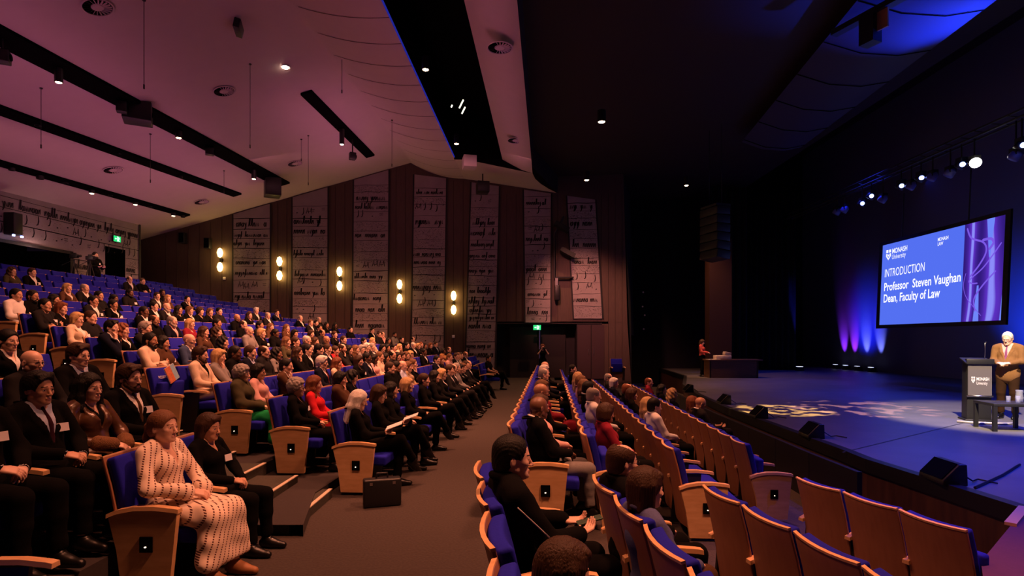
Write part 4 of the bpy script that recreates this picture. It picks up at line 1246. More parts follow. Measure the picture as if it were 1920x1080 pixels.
# px py sex+hair haircolour skin top topcolour inner hands flags | look      (flags: g glasses, b beard, n name badge, x crossed legs, o stout, t tie)
LEFT = '''
22 509 fw br L K ol - l g|long-haired woman in glasses and dark print top
60 509 ms br L S bk wt l n|clean-shaven man in black jacket, white shirt and badge
15 541 ms bk T K wt - l -|dark-haired man in plain white shirt
63 548 ms bk M K bk - l gb|bearded man in glasses and dark top
126 539 fb bl L B br2 wt l -|blonde woman in brown jacket over white blouse
159 540 mf gr L S ch wt l -|balding white-haired man in grey suit
186 545 ms bk T K ch - l -|young dark-haired man in charcoal top
213 557 fu bk D K bk - l -|woman with black hair tied up, black top
243 549 ms bk D K ch - l bn|dark-bearded man in charcoal jumper with badge
243 520 mf br L S ch wt l gx|man in glasses and grey suit beside the aisle
267 525 ms br L K bk - c -|man in black half hidden behind a seat back
294 555 ms br L S ch wt l -|brown-haired man in grey jacket and white shirt
304 545 ms bk D K bk - l -|black-haired person in black, head turned
314 558 fb bl L K br2 - l -|blonde woman leaning close to her neighbour
313 568 m0 gr L S ch wt l b|bald man in dark suit with open collar
100 560 fl bk T K bk - l g|woman with long black hair and glasses
64 571 ms bk T S ch ch c n|man in open dark shirt, arms folded, with badge
115 573 fb rd L K bk - c -|woman with reddish bob in dark jumper
175 559 ms bk T S ch wt l gn|man in glasses, grey suit and white shirt
212 572 fu bk M B bk wt l n|smiling woman, hair tied back, white neckline, badge
270 577 ms bk D S bk wt l -|dark-skinned young man in black suit
303 573 ms bk L S bk wt l -|boyish dark-haired man in black suit
122 598 fr bl L S cr wt l gn|short blonde woman in glasses and cream jacket
170 592 ms br L K ch - l -|man mostly hidden behind a smiling man
177 607 md bk L S nv wt h x|smiling dark-haired man in navy suit, hand to chin
230 617 fw rd L B bk wt l -|smiling woman with red hair and black jacket
273 612 mt gr L S ch wt h -|grey long-haired older man raising a hand
289 601 mf br M K bk - l gb|bearded balding man in glasses and black top
252 640 ms bk M K cr - c b|moustached man in cream jumper, arms folded
305 646 fl bk T C bn - l n|woman with long black hair looking down
329 580 fl bk T K bk - l gn|woman in glasses with black hair and badge
355 580 fb lb L B bk wt l -|woman with brown bob and black jacket
351 559 ms bk L S bk wt h -|man leaning his face on one hand
380 577 fc br L K bk - l -|curly brown-haired woman in black top
389 586 fb lb L K bk - l -|woman with fair brown bob turned away
404 580 ms bk L K ch - l -|dark-haired man in charcoal top
407 596 ms bk M K bk - l -|dark-haired man in black seen above a seat
444 588 m0 br M K bk - l gb|bald bearded man in glasses and black jumper
467 591 fl br L K bk - l n|woman with long brown hair and badge
480 583 mt wh L S ch wt l -|thick white-haired man in dark jacket
502 590 mf gr L S ch wt l -|thin grey-haired man in grey jacket
519 586 ms br L S nv wt h -|man in navy suit resting chin on fist
563 597 mf gr L S bk wt l o|stout grey-haired man in black suit, white shirt
323 604 mf gr L S nv pk l gb|grey-bearded man in glasses and navy jacket
356 604 fb bl L K mr - l g|blonde woman in glasses and maroon jumper
382 611 fl br L K bn - l -|woman with long brown hair, brown top
407 612 fw br L K bk - l n|smiling wavy-haired woman in black with badge
456 610 mf br L K bk - l -|man with thin brown hair behind a bald man
467 621 m0 gr L K gy - l g|bald old man in striped grey jumper
487 609 ms bk M K ch - l -|small dark-haired man in charcoal top
507 606 fl lb L K bn - l -|fair long-haired woman in brown
490 627 fr bl L K bk - l n|woman with cropped blonde hair in black
516 619 fu bk D C bk - l -|woman with black hair tied up, thick black coat
537 615 fl lb L K bn - l -|fair-haired woman with hair over shoulders
552 618 fb bk T K bk - l -|woman with black fringe in black top
538 630 fl lb L K ol - l -|fair-haired woman with hair over her chest
553 637 fu br L B bk wt l n|woman with tied brown hair and white collar
355 636 m0 gr L S bu wt l gx|bald man in glasses and blue suit
389 660 mt br L S cr bk l bx|bearded dark-haired man in cream jacket
418 643 fw bk L K bk - l -|woman with wavy black hair in black coat
422 668 fb bl L K gy - h -|blonde woman resting chin on hand, striped cuffs
471 660 ms br L S nv lbu l o|heavy short-haired man in navy jacket
456 646 ms bk D K bk - l g|man in glasses and black jumper
481 644 mf br L K ch - l g|balding man in glasses with grey top
502 667 fw bk M B gy bk l g|laughing woman in glasses and grey-beige jacket
537 667 ms bk L S bn wt h -|man in brown jacket pressing hand to nose
558 668 fl br T K bk - h -|long-haired woman with chin on fist
577 652 ms bk L S bk wt l -|straight-backed dark-haired man in suit, open collar
604 677 mt wh L S nv wt l gt|white-haired man in glasses, dark suit and tie
632 680 fl rd L K cr - l -|reddish long-haired woman in cream top
440 706 fc gr L C ol - l -|woman with grey curls in padded dark coat
484 700 fb bk T K pk - l g|woman in glasses and dusty pink top
545 733 fc gr L B bk bk l gn|grey curly-haired woman in glasses, black jacket, badge
590 717 fl rd L D rd - l -|long-haired woman in a red dress
638 718 fb bk L C bn - h -|dark-haired woman in shaggy brown coat, hand on mouth
660 714 fw bk L K bk - r -|dark wavy-haired woman reading a leaflet
682 764 fl wh L B bk bk r x|white-haired woman in black reading a programme
711 747 fb br L K bk - r x|brown-bobbed woman in black holding white pages
733 742 fl bk L K bk - l -|dark long-haired woman leaning forward in black
763 739 fb bl L B bk bk l x|blonde woman with earring and black jacket
795 717 fu br L K bk - l x|woman in black, brown hair tied back, holding tissue
815 712 fl bk L K bk - l x|woman in black with long dark hair
828 709 fb bl L S bk wt l gx|blond-fringed person in glasses and black jacket
845 703 ms br L S ch wt l x|man in dark suit with hands clasped
857 698 ms gr L K gy - l x|man in grey polo with bare forearms
867 694 fb lb L B bk wt l x|fair-haired woman in dark jacket
878 692 mf br L S bk wt l x|balding man in dark suit by the row end
850 688 mf br L S ch wt l g|round-faced balding man in dark jacket
861 686 fb bk L B bk wt l g|dark-haired woman in glasses
871 689 ms br L K ch - l -|man peering past his neighbours
916 678 ms bk M T bk - q x|man in black T-shirt sitting alone by doors
584 606 ms lb L S ch wt l -|fair-haired man turned sideways
598 596 mf gr L K ch - l -|grey man in the back of the group
591 602 ms bk L K bk - l -|dark-haired man between two grey heads
599 609 ms bk M S bk wt l -|dark-haired man in a black suit
612 604 fl bk M K bk - l n|woman with long black hair and badge
628 604 fl bk D K bk - l -|woman with long black hair at row end
583 627 fb br L K bk - l -|woman with full brown hair
604 627 mf bk M K ch - l -|thin-haired dark man in charcoal
627 621 fu br L B bk bk l n|woman with tied hair, lanyard and black jacket
657 614 ms bk L K bk - l -|dark-haired man seated alone
576 639 mf wh L K ch - l -|white-haired head seen from the side
590 644 fl br L K pk - l -|brown-haired woman in pink
612 641 m0 br M K bk - l g|bald man with glasses, head lowered
628 647 fu br L K rd - l -|woman in bright red top
618 654 ms br L S nv wt l -|brown-haired man in navy suit
644 640 ms br L K ch - l -|brown-haired man facing away
602 660 mt bk L K bk - l -|thick dark-haired head bent down
642 659 mf br L S ch bk h gb|balding bearded man in glasses, hand raised
663 646 fl lb L K bn - l -|fair long-haired woman facing away
661 661 fl bk L K bk - l -|woman with straight black hair
671 657 fb gr L K gy - l -|grey-bobbed woman
686 655 mt wh L S bk wt l o|plump white-haired man in dark suit
682 632 fu bk L K bk - l n|woman in black with hair tied and badge
698 632 fl bl L K cr - l -|blonde long-haired woman in pale top
698 620 ms bk L S bk wt l -|dark-haired man in the upper group
711 623 ms br L K ch - l -|brown-haired man near the wall
717 628 mf br L K pk - h -|thin-haired man, hand over mouth
728 633 fl bk M K bk - l -|black-haired woman facing forward
740 629 ms bk M K gy - l b|bearded dark man in grey by the wall
753 634 ms bk L K bk - l -|dark-haired man at the wall end
697 644 ms gr L S ch wt l o|heavy grey-haired man in dark jacket
717 645 fb bk L B bk wt l -|woman with black bob and white blouse
726 645 fl bk M K bk - l -|black-haired woman behind a bob-haired one
738 644 fu bk L K pk - l -|woman with tied hair in pale pink
749 646 fl bl L K cr - l -|blonde woman with hair over shoulders
775 648 mf wh L S bk wt l o|big white-haired man in black suit
786 651 fr bl L K bk - l -|short blonde-haired woman smiling
774 638 mf bk L K ch - l -|red-faced balding man by the wall
787 641 ms rd L K ch - l -|red-haired man by the wall
763 644 ms bk L K bk - l -|dark-haired man in black by the wall
761 657 fl lb L K bk - l -|smiling fair long-haired woman
747 657 fl bk L K bk - l g|dark-haired woman in glasses
736 666 mf bk T K ch - l g|balding man in heavy glasses
744 673 ms bk M K bk - l g|dark-haired man in glasses behind another
754 671 fb br L K mr - l -|woman with brown bob
768 669 fc bl L B bk wt l n|woman with blonde curls and black jacket
773 684 ms lb L S bk wt h -|fair-haired man, hand to chin
795 665 ms bk D S bk wt l -|dark-skinned man in black suit, white shirt
709 658 ms lb L K cr - l g|fair boyish man in glasses and white top
707 677 fl bk D K pk - l g|dark-skinned woman with long hair, pink top
688 671 ms bk D S nv wt l -|dark-skinned man in navy jacket
720 675 fl bk M B bk wt l -|black-haired woman in dark jacket
672 680 fb br L B bk bk l n|brown-haired woman in black with badge, back turned
736 693 ms br L K bk - l -|smiling man in black jumper
752 692 m0 lb L K lbu - l -|bald man in blue striped shirt
764 687 fb lb L B tn wt l -|fair woman hidden behind a bald man
796 650 fl bk M K bk - l -|long black-haired woman
807 652 fb rd L K bk - l -|woman with reddish bob
817 648 ms br L S nv lbu l -|upright brown-haired man in navy suit
831 650 fw bk D C cm - l -|woman in camel coat with long black hair
842 656 mf br L K ch - l -|reddish balding man
843 664 ms lb L K pk - l n|fair-haired man in pale checked shirt with lanyard
855 664 ms br L S bk wt l o|man in black suit looking down
862 658 ms bk L K bk - l -|dark-haired man behind two suited men
873 663 mf lb L S bk wt r -|balding man in dark suit holding up phone
861 673 ms lb L K cr - l -|child-sized fair person
819 666 ms bk L S nv wt l -|dark-haired man in navy jacket
827 680 fl rd L K bk - l -|woman with long ginger hair, black top
'''
CLOTH['br2'] = (.09, .045, .03)
YAWS = (-.32, 0., .26)
SPK = (9.75, 11.4)
def facing(x, d, base=0.0):
    th = math.atan2(SPK[1] - d, SPK[0] - x)
    rz = base * .6 + (th - base) * .35 if base else .38 * th
    y = (th - rz) * (.45 if d < 11.4 else 1); y = min(YAWS, key=lambda q: abs(q - y))
    return rz, y
def parse(line):
    a, look = line.split('|'); t = a.split()
    return dict(px=float(t[0]), py=float(t[1]), sex=t[2][0], hairk=HK[t[2][1]], hairc=t[3], sk=t[4], top=TK[t[5]], topc=t[6], inner=t[7] if t[7] != '-' else 'wt', hands=HD[t[8]], fl=t[9], look=look)
ROWP = {k: [] for k in range(1, 17)}
A_k = lambda k: -1.70 - .965 * (k - 1) - .6
for ln in LEFT.strip().split('\n'):
    p = parse(ln); u = (CX - p['px']) / F; best = None
    sc = .96 if p['sex'] == 'f' else 1.0
    for k in range(1, 17):
        d = -(A_k(k) - .06) / (u + .075)
        if d < aisle_d(rowX(k, max(d, 6.3))) - .1 or d > 25.7: continue
        zh = FL[k - 1] + 1.168 * sc; e = abs(HY - (zh - EYE) * F / d - p['py'])
        if best is None or e < best[0]: best = (e, k, d)
    e, k, d = best; p['d'] = d; p['e'] = HY - (FL[k - 1] + 1.168 * sc - EYE) * F / d - p['py']; p['sc'] = sc
    ROWP[k].append(p)
for k in ROWP:
    R = sorted(ROWP[k], key=lambda p: p['d'])
    for _ in range(60):
        for a, b_ in zip(R, R[1:]):
            g = b_['d'] - a['d']
            if g < .46: a['d'] -= (.47 - g) / 2; b_['d'] += (.47 - g) / 2
    for p in R: p['d'] = min(p['d'], 25.6)
    ROWP[k] = R
BOT = {'S': 'trousers'}
def spawn(p, x, d, z, base, label, far, group, **kw):
    rz, yaw = facing(x, d, base)
    f = p['fl']
    a = dict(sex=p['sex'], hairk=p['hairk'], hairc=p['hairc'], sk=p['sk'], top=p['top'], topc=p['topc'], inner=p['inner'], hands=p['hands'], legs='x' if 'x' in f else 'n', yaw=yaw,
             pitch=.22 if p['hands'] == 'r' else .06, glasses='g' in f, beard='b' in f, badge='n' in f, girth=1.16 if 'o' in f else 1.0, tie='mr' if 't' in f else None,
             bottom='skirt' if p['top'] == 'dress' else 'trousers', botc=p['topc'] if p['top'] in ('dress',) or (p['top'] == 'suit' and p['topc'] in ('bk', 'ch', 'nv', 'bu')) else 'bk', scale=p.get('sc', 1.0), far=far, group=group)
    if p['hands'] == 'read': a['pitch'] = .28
    a.update(kw)
    a['mats'] = kw.get('mats')
    return person((x, d, z), rz, label, **a)

SEATS = []          # (row, index, d, occupied) of the raised rows
for k in range(1, 17):
    R = ROWP[k]
    d0 = aisle_d(rowX(k, 7 + .25 * k)) + .30
    if k == 4: d0 = R[0]['d'] - .56
    elif R and abs(R[0]['d'] - d0) < .45: R[0]['d'] = d0
    if k == 16: d0 = 21.5
    occ = [p['d'] for p in R if p['d'] > d0 - .35]
    xs = []
    cur = d0
    pts = sorted(occ) + [25.75]
    for q in pts:
        n = int(round((q - cur) / .56))
        if xs: n = max(1, n); st = (q - xs[-1]) / n; add = [xs[-1] + st * (i + 1) for i in range(n)]
        else: n = max(0, n); add = [q - .56 * (n - i) for i in range(n + 1)]
        if q == 25.75: add = add[:-1]
        xs += add; cur = q
    xs = [d for d in xs if k != 1 or d < 16.0 or 19.7 < d < 20.9]
    for i, d in enumerate(xs): SEATS.append((k, i, d, any(abs(d - q) < .03 for q in occ)))
# ---------------------------------------------------------------- seat the raised rows
GRP = 'people seated in the raised rows'
ordp = {}
for k in range(1, 17):
    R = sorted(ROWP[k], key=lambda p: p['d'])
    for i, p in enumerate(R):
        p['sc'] = .92 if p['sex'] == 'f' else .955
        x, d = rowX(k, p['d']), p['d']
        lab = '%s, %s raised row' % (p['look'], ordn(k))
        kw = {}
        if 'red dress' in lab: kw = dict(bottom='skirt', botc='rd')
        if 'grey curls in padded' in lab: kw = dict(bottom='skirt', botc='gn')
        if 'glasses and blue suit' in lab: kw = dict(botc='bu')
        if 'cream jacket' in lab and p['sex'] == 'm': kw = dict(botc='cr')
        spawn(p, x, d, FL[k - 1], 0., lab, d > 12.5 and k > 2, GRP, **kw)
for k, i, d, occ in SEATS:
    lab = '%s blue seat in the %s raised row, %s from the aisle steps' % ('occupied' if occ else 'empty', ordn(k), ordn(i + 1))
    res = k == 4 and i == 0
    if res: lab = 'empty reserved blue seat with a leaflet, aisle end of the fourth raised row'
    r = chair('L%d.%d' % (k, i), rowX(k, d), d, FL[k - 1], -math.atan(.075), lab, not occ, end=(i == 0), group='blue seats of the raised rows', small=d > 14)
    if res: RES = r

# ---------------------------------------------------------------- near block beside the camera
CLOTH['dk'] = (.035, .010, .020); HAIRC['gb'] = (.17, .075, .036)
def nearp(px, py, x, d, z, look, sex='m', base=0.0, **kw):
    rz, yaw = facing(x, d, base)
    if not base: rz, yaw = -.16, 0.
    kw.setdefault('yaw', yaw); kw.setdefault('scale', .955 if sex == 'm' else .92)
    return person((x, d, z), rz, look, sex=sex, group='people seated near the camera', **kw)
X2, X3, X4 = rowX(3, 4) , rowX(4, 4), rowX(5, 4)
F2, F3, F4 = FL[2] + .03, FL[3] + .02, FL[4]
nearp(-12, 752, X2, 3.74, F2, 'man in dark suit with white cuffs and badge at the picture edge, hands clasped', hairc='bk', topc='bk', inner='wt', badge=True, botc='bk', scale=1.0)
nearp(73, 725, X2, 4.27, F2, 'dark-haired man in black suit and maroon tie, white badge on his chest', hairk='thick', hairc='bk', sk='T', topc='bk', inner='lbu', tie='dk', badge=True, scale=.98)
m_fur = mat('fur', (.20, .09, .035), .95, noise=.6, bump=1.0, bscale=160)
m_leather = mat('brown_leather', (.10, .045, .022), .3, noise=.45, bscale=14, bump=.4)
o, t = nearp(168, 727, X2, 4.78, F2, 'long-haired woman in brown leather coat with furry cuffs', 'f', hairk='long', hairc='bk', topc='bn', inner='bk', top='blazer', mats={'top': m_leather}, scale=.95)
for sd in 'LR':
    E, W = t['J']['E' + sd], t['J']['W' + sd]; D = (W - E) / np.linalg.norm(W - E)
    s = grid(np.minimum(E, W) - .12, np.maximum(E, W) + .12, .009); s.cap(W - D * .10, W - D * .005, .066, .062, .02); s.v += (.006 * np.sin(s.ax[0][:, None, None] * 230) * np.sin(s.ax[1][None, :, None] * 210) * np.sin(s.ax[2][None, None, :] * 250)).astype(np.float32)
    put(mesh_of(s, 'fur_cuff'), 'fur_cuff', [m_fur], o)
nearp(240, 705, X2, 5.29, F2, 'bearded brown-haired man in dark suit with white badge, behind the print dress', hairk='thick', hairc='br', topc='bk', inner='wt', tie='bn', beard=True, badge=True, scale=.99)
nearp(145, 660, X3, 5.94, F3, 'young man with floppy brown hair, dark jacket and blue shirt collar', hairk='thick', hairc='br', topc='bk', inner='lbu', scale=.99)
nearp(55, 680, X3, 5.36, F3, 'bald man in glasses and dark jumper, left of the floppy-haired man', hairk=None, top='knit', topc='ch', glasses=True, scale=.95)
nearp(10, 645, X4, 6.2, F4, 'dark-haired woman in black jacket, white collar and badge, left picture edge', 'f', hairk='bun', hairc='bk', topc='bk', top='blazer', inner='wt', badge=True, scale=.96)
# woman in the printed dress
mp_ = bpy.data.materials.new('printed_dress'); mp_.use_nodes = True; nt = mp_.node_tree; b = nt.nodes['Principled BSDF']; b.inputs['Roughness'].default_value = .8
tc = nt.nodes.new('ShaderNodeTexCoord'); mpn = nt.nodes.new('ShaderNodeMapping'); mpn.inputs['Rotation'].default_value = (.5, .35, .45)
sx = nt.nodes.new('ShaderNodeSeparateXYZ')
nt.links.new(tc.outputs['Object'], mpn.inputs['Vector']); nt.links.new(mpn.outputs['Vector'], sx.inputs['Vector'])
def mth(op, a, b_=None):
    n = nt.nodes.new('ShaderNodeMath'); n.operation = op
    for i, v in enumerate((a, b_)):
        if v is None: continue
        if isinstance(v, (int, float)): n.inputs[i].default_value = v
        else: nt.links.new(v, n.inputs[i])
    return n.outputs[0]
s1 = mth('SINE', mth('MULTIPLY', sx.outputs['Y'], 2 * PI / .042)); s2 = mth('SINE', mth('MULTIPLY', mth('ADD', sx.outputs['Z'], mth('MULTIPLY', sx.outputs['X'], .6)), 2 * PI / .020))
fac = mth('MULTIPLY', mth('GREATER_THAN', s1, .72), mth('GREATER_THAN', s2, -.35))
mx = nt.nodes.new('ShaderNodeMix'); mx.data_type = 'RGBA'; mx.inputs['A'].default_value = (.82, .66, .54, 1); mx.inputs['B'].default_value = (.10, .025, .018, 1)
nt.links.new(fac, mx.inputs['Factor']); nt.links.new(mx.outputs['Result'], b.inputs['Base Color'])
mat('boots', (.30, .13, .05), .6)
o, t = nearp(303, 822, -2.60, 4.35, 0, 'woman with ginger tied-back hair in a cream printed dress and tan boots', 'f', hairk='ponytail', hairc='gb', top='dress', bottom='skirt', mats={'top': mp_, 'bottom': mp_, 'shoe': MATS['boots']}, scale=.975, yaw=0., pitch=.0)
m_cuff = mat('knit_cuff', (.20, .09, .04), .9)
for sd in 'LR':
    E, W = t['J']['E' + sd], t['J']['W' + sd]; D = (W - E) / np.linalg.norm(W - E)
    m = MB(); m.tube([W - D * .05, W - D * .02, W], [.046, .044, .038], 12); me = m.mesh('cuff', True); me.materials.append(None); put(me, 'cuff', [m_cuff], o)
nearp(397, 812, -2.55, 4.90, 0, 'woman in black with brown hair and white badge, beside the printed dress', 'f', hairk='bob', hairc='br', sk='T', top='knit', topc='bk', badge=True, scale=.90, yaw=0., pitch=.12)
g2 = 'blue seats of the near block'
chair('H1', -2.60, 4.35, 0, 0, 'blue seat under the woman in the printed dress', False, end=True, group=g2)
RES2 = chair('H2', -2.55, 4.90, 0, 0, 'reserved blue seat under the woman in black by the printed dress', False, group=g2)
chair('H3', -2.71, 2.82, 0, 0, 'blue seat cut off at the bottom left picture corner, pale armrest showing', False, far_arm=True, group=g2)
for r_, (x, z, ds) in enumerate(((X2, F2, (3.2, 3.74, 4.27, 4.78, 5.29)), (X3, F3, (4.8, 5.36, 5.94)), (X4, F4, (5.64, 6.2, 6.76)))):
    for j, d in enumerate(ds):
        chair('G%d.%d' % (r_, j), x, d, z, 0, 'blue seat in the near left block, %s row back, %s from its camera end' % (ordn(r_ + 2), ordn(j + 1)), False, end=(j == len(ds) - 1 and r_ == 9), group=g2)
# RESERVED prints on two chair backs
def text(name, body, size, mt, parent=None, M=None, extr=.0, align='LEFT', width=None, bold=False):
    c = bpy.data.curves.new(name, 'FONT'); c.body = body; c.size = size; c.extrude = extr; c.align_x = align; c.resolution_u = 3
    if bold: c.offset = size * .016
    o = bpy.data.objects.new(name, c); COL.objects.link(o)
    bpy.context.view_layer.update()
    dep = bpy.context.evaluated_depsgraph_get(); me = bpy.data.meshes.new_from_object(o.evaluated_get(dep))
    bpy.data.objects.remove(o)
    if width:
        xs = [v.co.x for v in me.vertices]; f = width / (max(xs) - min(xs))
        for v in me.vertices: v.co.x *= f
    me.materials.clear(); me.materials.append(mt)
    o = bpy.data.objects.new(name, me); COL.objects.link(o)
    if parent: o.parent = parent
    if M is not None: o.matrix_local = M
    return o
M_txt = mat('white_print', (.75, .72, .75), .7)
def facing_x(x, y, z, tilt=0.0):      # text plane looking along +x, reading towards +y
    return Matrix.Translation((x, y, z)) @ Euler((PI / 2, 0, PI / 2)).to_matrix().to_4x4() @ Euler((-tilt, 0, 0)).to_matrix().to_4x4()
for r_ in [RES2] + ([RES] if RES else []):
    text('reserved_print', 'RESERVED', .055, M_txt, r_, facing_x(-.212, -.13, .80, .28), .001, width=.26)
if RES:
    # the programme lying against the reserved seat
    th = thing('programme', 'orange and blue printed programme propped on the reserved seat', 'booklet', RES.location + Vector((-.125, .02, .865)), 0)
    m = MB(); m.box((-.005, -.15, -.11), (.005, .15, .11), (.25, -.3, .1)); m.build('pages', mat('paper_white', (.75, .74, .74), .6), th)
    m = MB(); m.box((.005, -.15, -.11), (.008, .02, .11), (.25, -.3, .1), piv=(0, 0, 0)); m.build('orange_cover', mat('orange_cover', (.50, .15, .06), .5, noise=.7, bscale=40), th)
    m = MB(); m.box((.005, .02, -.11), (.008, .15, .11), (.25, -.3, .1), piv=(0, 0, 0)); m.build('blue_cover', mat('blue_cover', (.25, .42, .55), .5, noise=.3, bscale=30), th)

# ---------------------------------------------------------------- stage-side blocks
def hipR(r, d, near): return backX(r, d, near) + .36
RN = {1: 'row beside the carpet aisle', 2: 'second row from the carpet aisle', 3: 'third row from the carpet aisle', 4: 'front row nearest the stage'}
CS = {1: (5.78, 24), 2: (6.0, 23), 3: (6.22, 19), 4: (7.32, 17)}
RIGHT = {1: '''
686 m0 br L S bk wt l x|bald man at the far end
695 mt wh L S nv wt l x|white-haired man in dark suit
700 mf gr L S bk wt l -|grey balding man in white collar
720 fb lb L D mr - l g|fair-haired woman in patterned top
732 m0 br M S bk wt l g|ruddy bald man in dark jacket
752 fb br L K pk - l g|woman in pink print, behind the bald man
770 m0 bk D S bk wt l o|big bald dark-skinned man, black jacket over white shirt''',
2: '''
691 ms bk L K bk - l -|dark-haired person at the far end
704 fl bl L K cr - l -|blonde woman, hair down her back
710 fb lb L K pk - l g|pink-faced woman
721 fl lb L K bn - l g|long-haired woman in glasses
727 ms bk L S bk wt l g|dark-haired man in profile
742 mf gr L K wt - l -|grey-fringed man in white shirt
764 fr br M K mr - l -|smiling cropped-haired woman in maroon jumper''',
3: '''
708 mf gr L K ch - l -|grey-haired man at the far end
713 fb wh L K nv - l -|white-haired woman in navy
728 mf rd L K bk - l -|red-faced man
733 fb br L K bk - l g|brown-haired woman in glasses
752 fl bl L K ol - l -|blonde woman beside the white shirt
759 ms bk L K wt - l g|dark-haired young man in white shirt''',
4: '''
718 mf rd L K mr - l -|red-lit balding man
727 fl bk L K bk - l -|dark-haired woman in profile
735 fw bl L K nv - l n|blonde wavy-haired woman with badge
752 fb rd L K bn - l -|ginger-bobbed woman
757 m0 br M S ch wt r xg|bald man in grey jacket holding up a phone, legs crossed'''}
for r in (1, 2, 3, 4):
    d0, n = CS[r]; taken = {}
    f = CROW[r][3]; kk = (EYE - f - 1.11) * F
    for ln in RIGHT[r].strip().split('\n'):
        a, look = ln.split('|'); py = float(a.split()[0]); d = kk / (py - HY)
        j = int(round((d - d0) / .56)); j = max(0, min(n - 1, j))
        while j in taken: j += 1
        p = parse('0 ' + ln); p['sc'] = .92 if p['sex'] == 'f' else .955
        taken[j] = p; d = d0 + .56 * j
        spawn(p, hipR(r, d, False), d, f, 0., '%s, %s' % (look, RN[r]), d > 11, 'people seated in the middle block by the stage', **(dict(botc='gy') if 'big bald' in look else {}))
    s_ = CROW[r][1]
    for j in range(n):
        d = d0 + .56 * j
        if d > 20: break
        chair('C%d.%d' % (r, j), hipR(r, d, False), d, f, -math.atan(s_), '%s blue seat, middle block, %s, %s from the gap' % ('occupied' if j in taken else 'wood-backed', RN[r], ordn(j + 1)), up=(j not in taken and not (r == 3 and j < 3)), end=(j == 0), group='wood-backed seats of the middle block', small=d > 12)
NS = {1: (3.75, 3.18, 2.58, 1.98, 1.40), 2: (3.86, 3.32, 2.76, 2.20, 1.66), 3: (4.30, 3.76, 3.22, 2.70, 2.18), 4: (5.22, 4.70, 4.20)}
for r in (1, 2, 3, 4):
    f = NROW[r][3]
    for j, d in enumerate(NS[r]):
        occ = (r == 1 and j in (1, 3)) or (r == 2 and j in (0, 1))
        chair('N%d.%d' % (r, j), hipR(r, d, True), d, f, -math.atan(NROW[r][1]), '%s blue seat, near block, %s, %s from the gap' % ('occupied' if occ else 'wood-backed', RN[r], ordn(j + 1)), up=not (occ or r in (1, 2)), far_arm=(j == 0), group='wood-backed seats of the near block', sy=.95)
rz0 = .09
o, t = nearp(955, 836, hipR(1, 3.22, True) - .09, 3.22, 0, 'dark-haired man in black zipped jacket with grey piping, holding a phone', base=rz0, hairk='short', hairc='bk', top='zip', topc='bk', hands='read', yaw=-.12, pitch=.04, scale=.985, lean=.26)
J = t['J']; tops = top_sdf(J, .022, .012, .93, hem=True, roomy=1.1)
m = MB()
zb = J['N'][2] - .19
def backx(s, y, z):
    j = int(np.argmin(abs(s.ax[1] - y))); k = int(np.argmin(abs(s.ax[2] - z))); c = np.where(s.v[:, j, k] < 0)[0]
    return float(s.ax[0][c[0]]) if len(c) else -.2
pts = [(backx(tops, y, zb + .05 * math.cos(y * 8)) - .013, y, zb + .05 * math.cos(y * 8)) for y in np.linspace(-.15, .15, 13)]
m.tube(pts, .005, 5)
S, E = J['SR'], J['ER']
m.tube([(S * (1 - q) + E * q) + V3(-.05 + .09 * q, -.080, .0) for q in np.linspace(.1, .75, 6)], .004, 5)
me = m.mesh('piping', True); me.materials.append(None); put(me, 'piping', [mat('grey_piping', (.45, .41, .41), .6)], o)
ph = thing('phone', 'phone with green case held by the man in the zipped jacket', 'phone', o.matrix_basis @ Vector(J['WL'] * .5 + J['WR'] * .5 + V3(.11, 0, .03)), rz0)
m = MB(); m.box((-.075, -.036, -.006), (.075, .036, .006), (0, -.25, 0)); m.build('case', mat('phone_case', (.05, .11, .07), .4), ph, bevel=.004)
m = MB(); m.box((-.068, -.031, .006), (.068, .031, .0068), (0, -.25, 0), piv=(0, 0, 0)); m.build('display', mat('phone_glass', (.06, .09, .07), .15), ph)
nearp(1040, 1030, hipR(1, 1.98, True) - .06, 1.98, 0, 'brown-haired person in black at the bottom picture edge, seen from above', 'f', base=.09, hairk='bob', hairc='br', top='knit', topc='bk', yaw=0., scale=.86, pitch=.1)
nearp(1168, 853, hipR(2, 3.80, True) - .16, 3.80, -.12, 'balding man in glasses and dark jumper at the gap in the second row', base=.1, hairk='fringe', hairc='br', top='knit', topc='bk', glasses=True, yaw=.0)
nearp(1197, 907, hipR(2, 3.28, True) - .18, 3.28, -.12, 'brown-bobbed woman in blue knitted jumper beside a balding man', 'f', base=.1, hairk='bob', hairc='br', top='knit', topc='bl2', botc='bn', yaw=.0, scale=.92)
th = thing('auditorium_chair', 'lone dark blue folded chair against the far side wall', 'chair', (4.55, 24.6, 0), -PI / 2 + .05)
obj('back_shell', ME_SHELL, th); obj('back_cushion', ME_BACK, th); obj('seat_cushion', ME_SEATUP, th); obj('armrest', ME_ARM, th, (0, -.28, 0)); obj('armrest', ME_ARM, th, (0, .28, 0)); obj('side_frame', ME_FRAME, th, (0, -.28, 0)); obj('side_frame', ME_FRAME, th, (0, .28, 0))
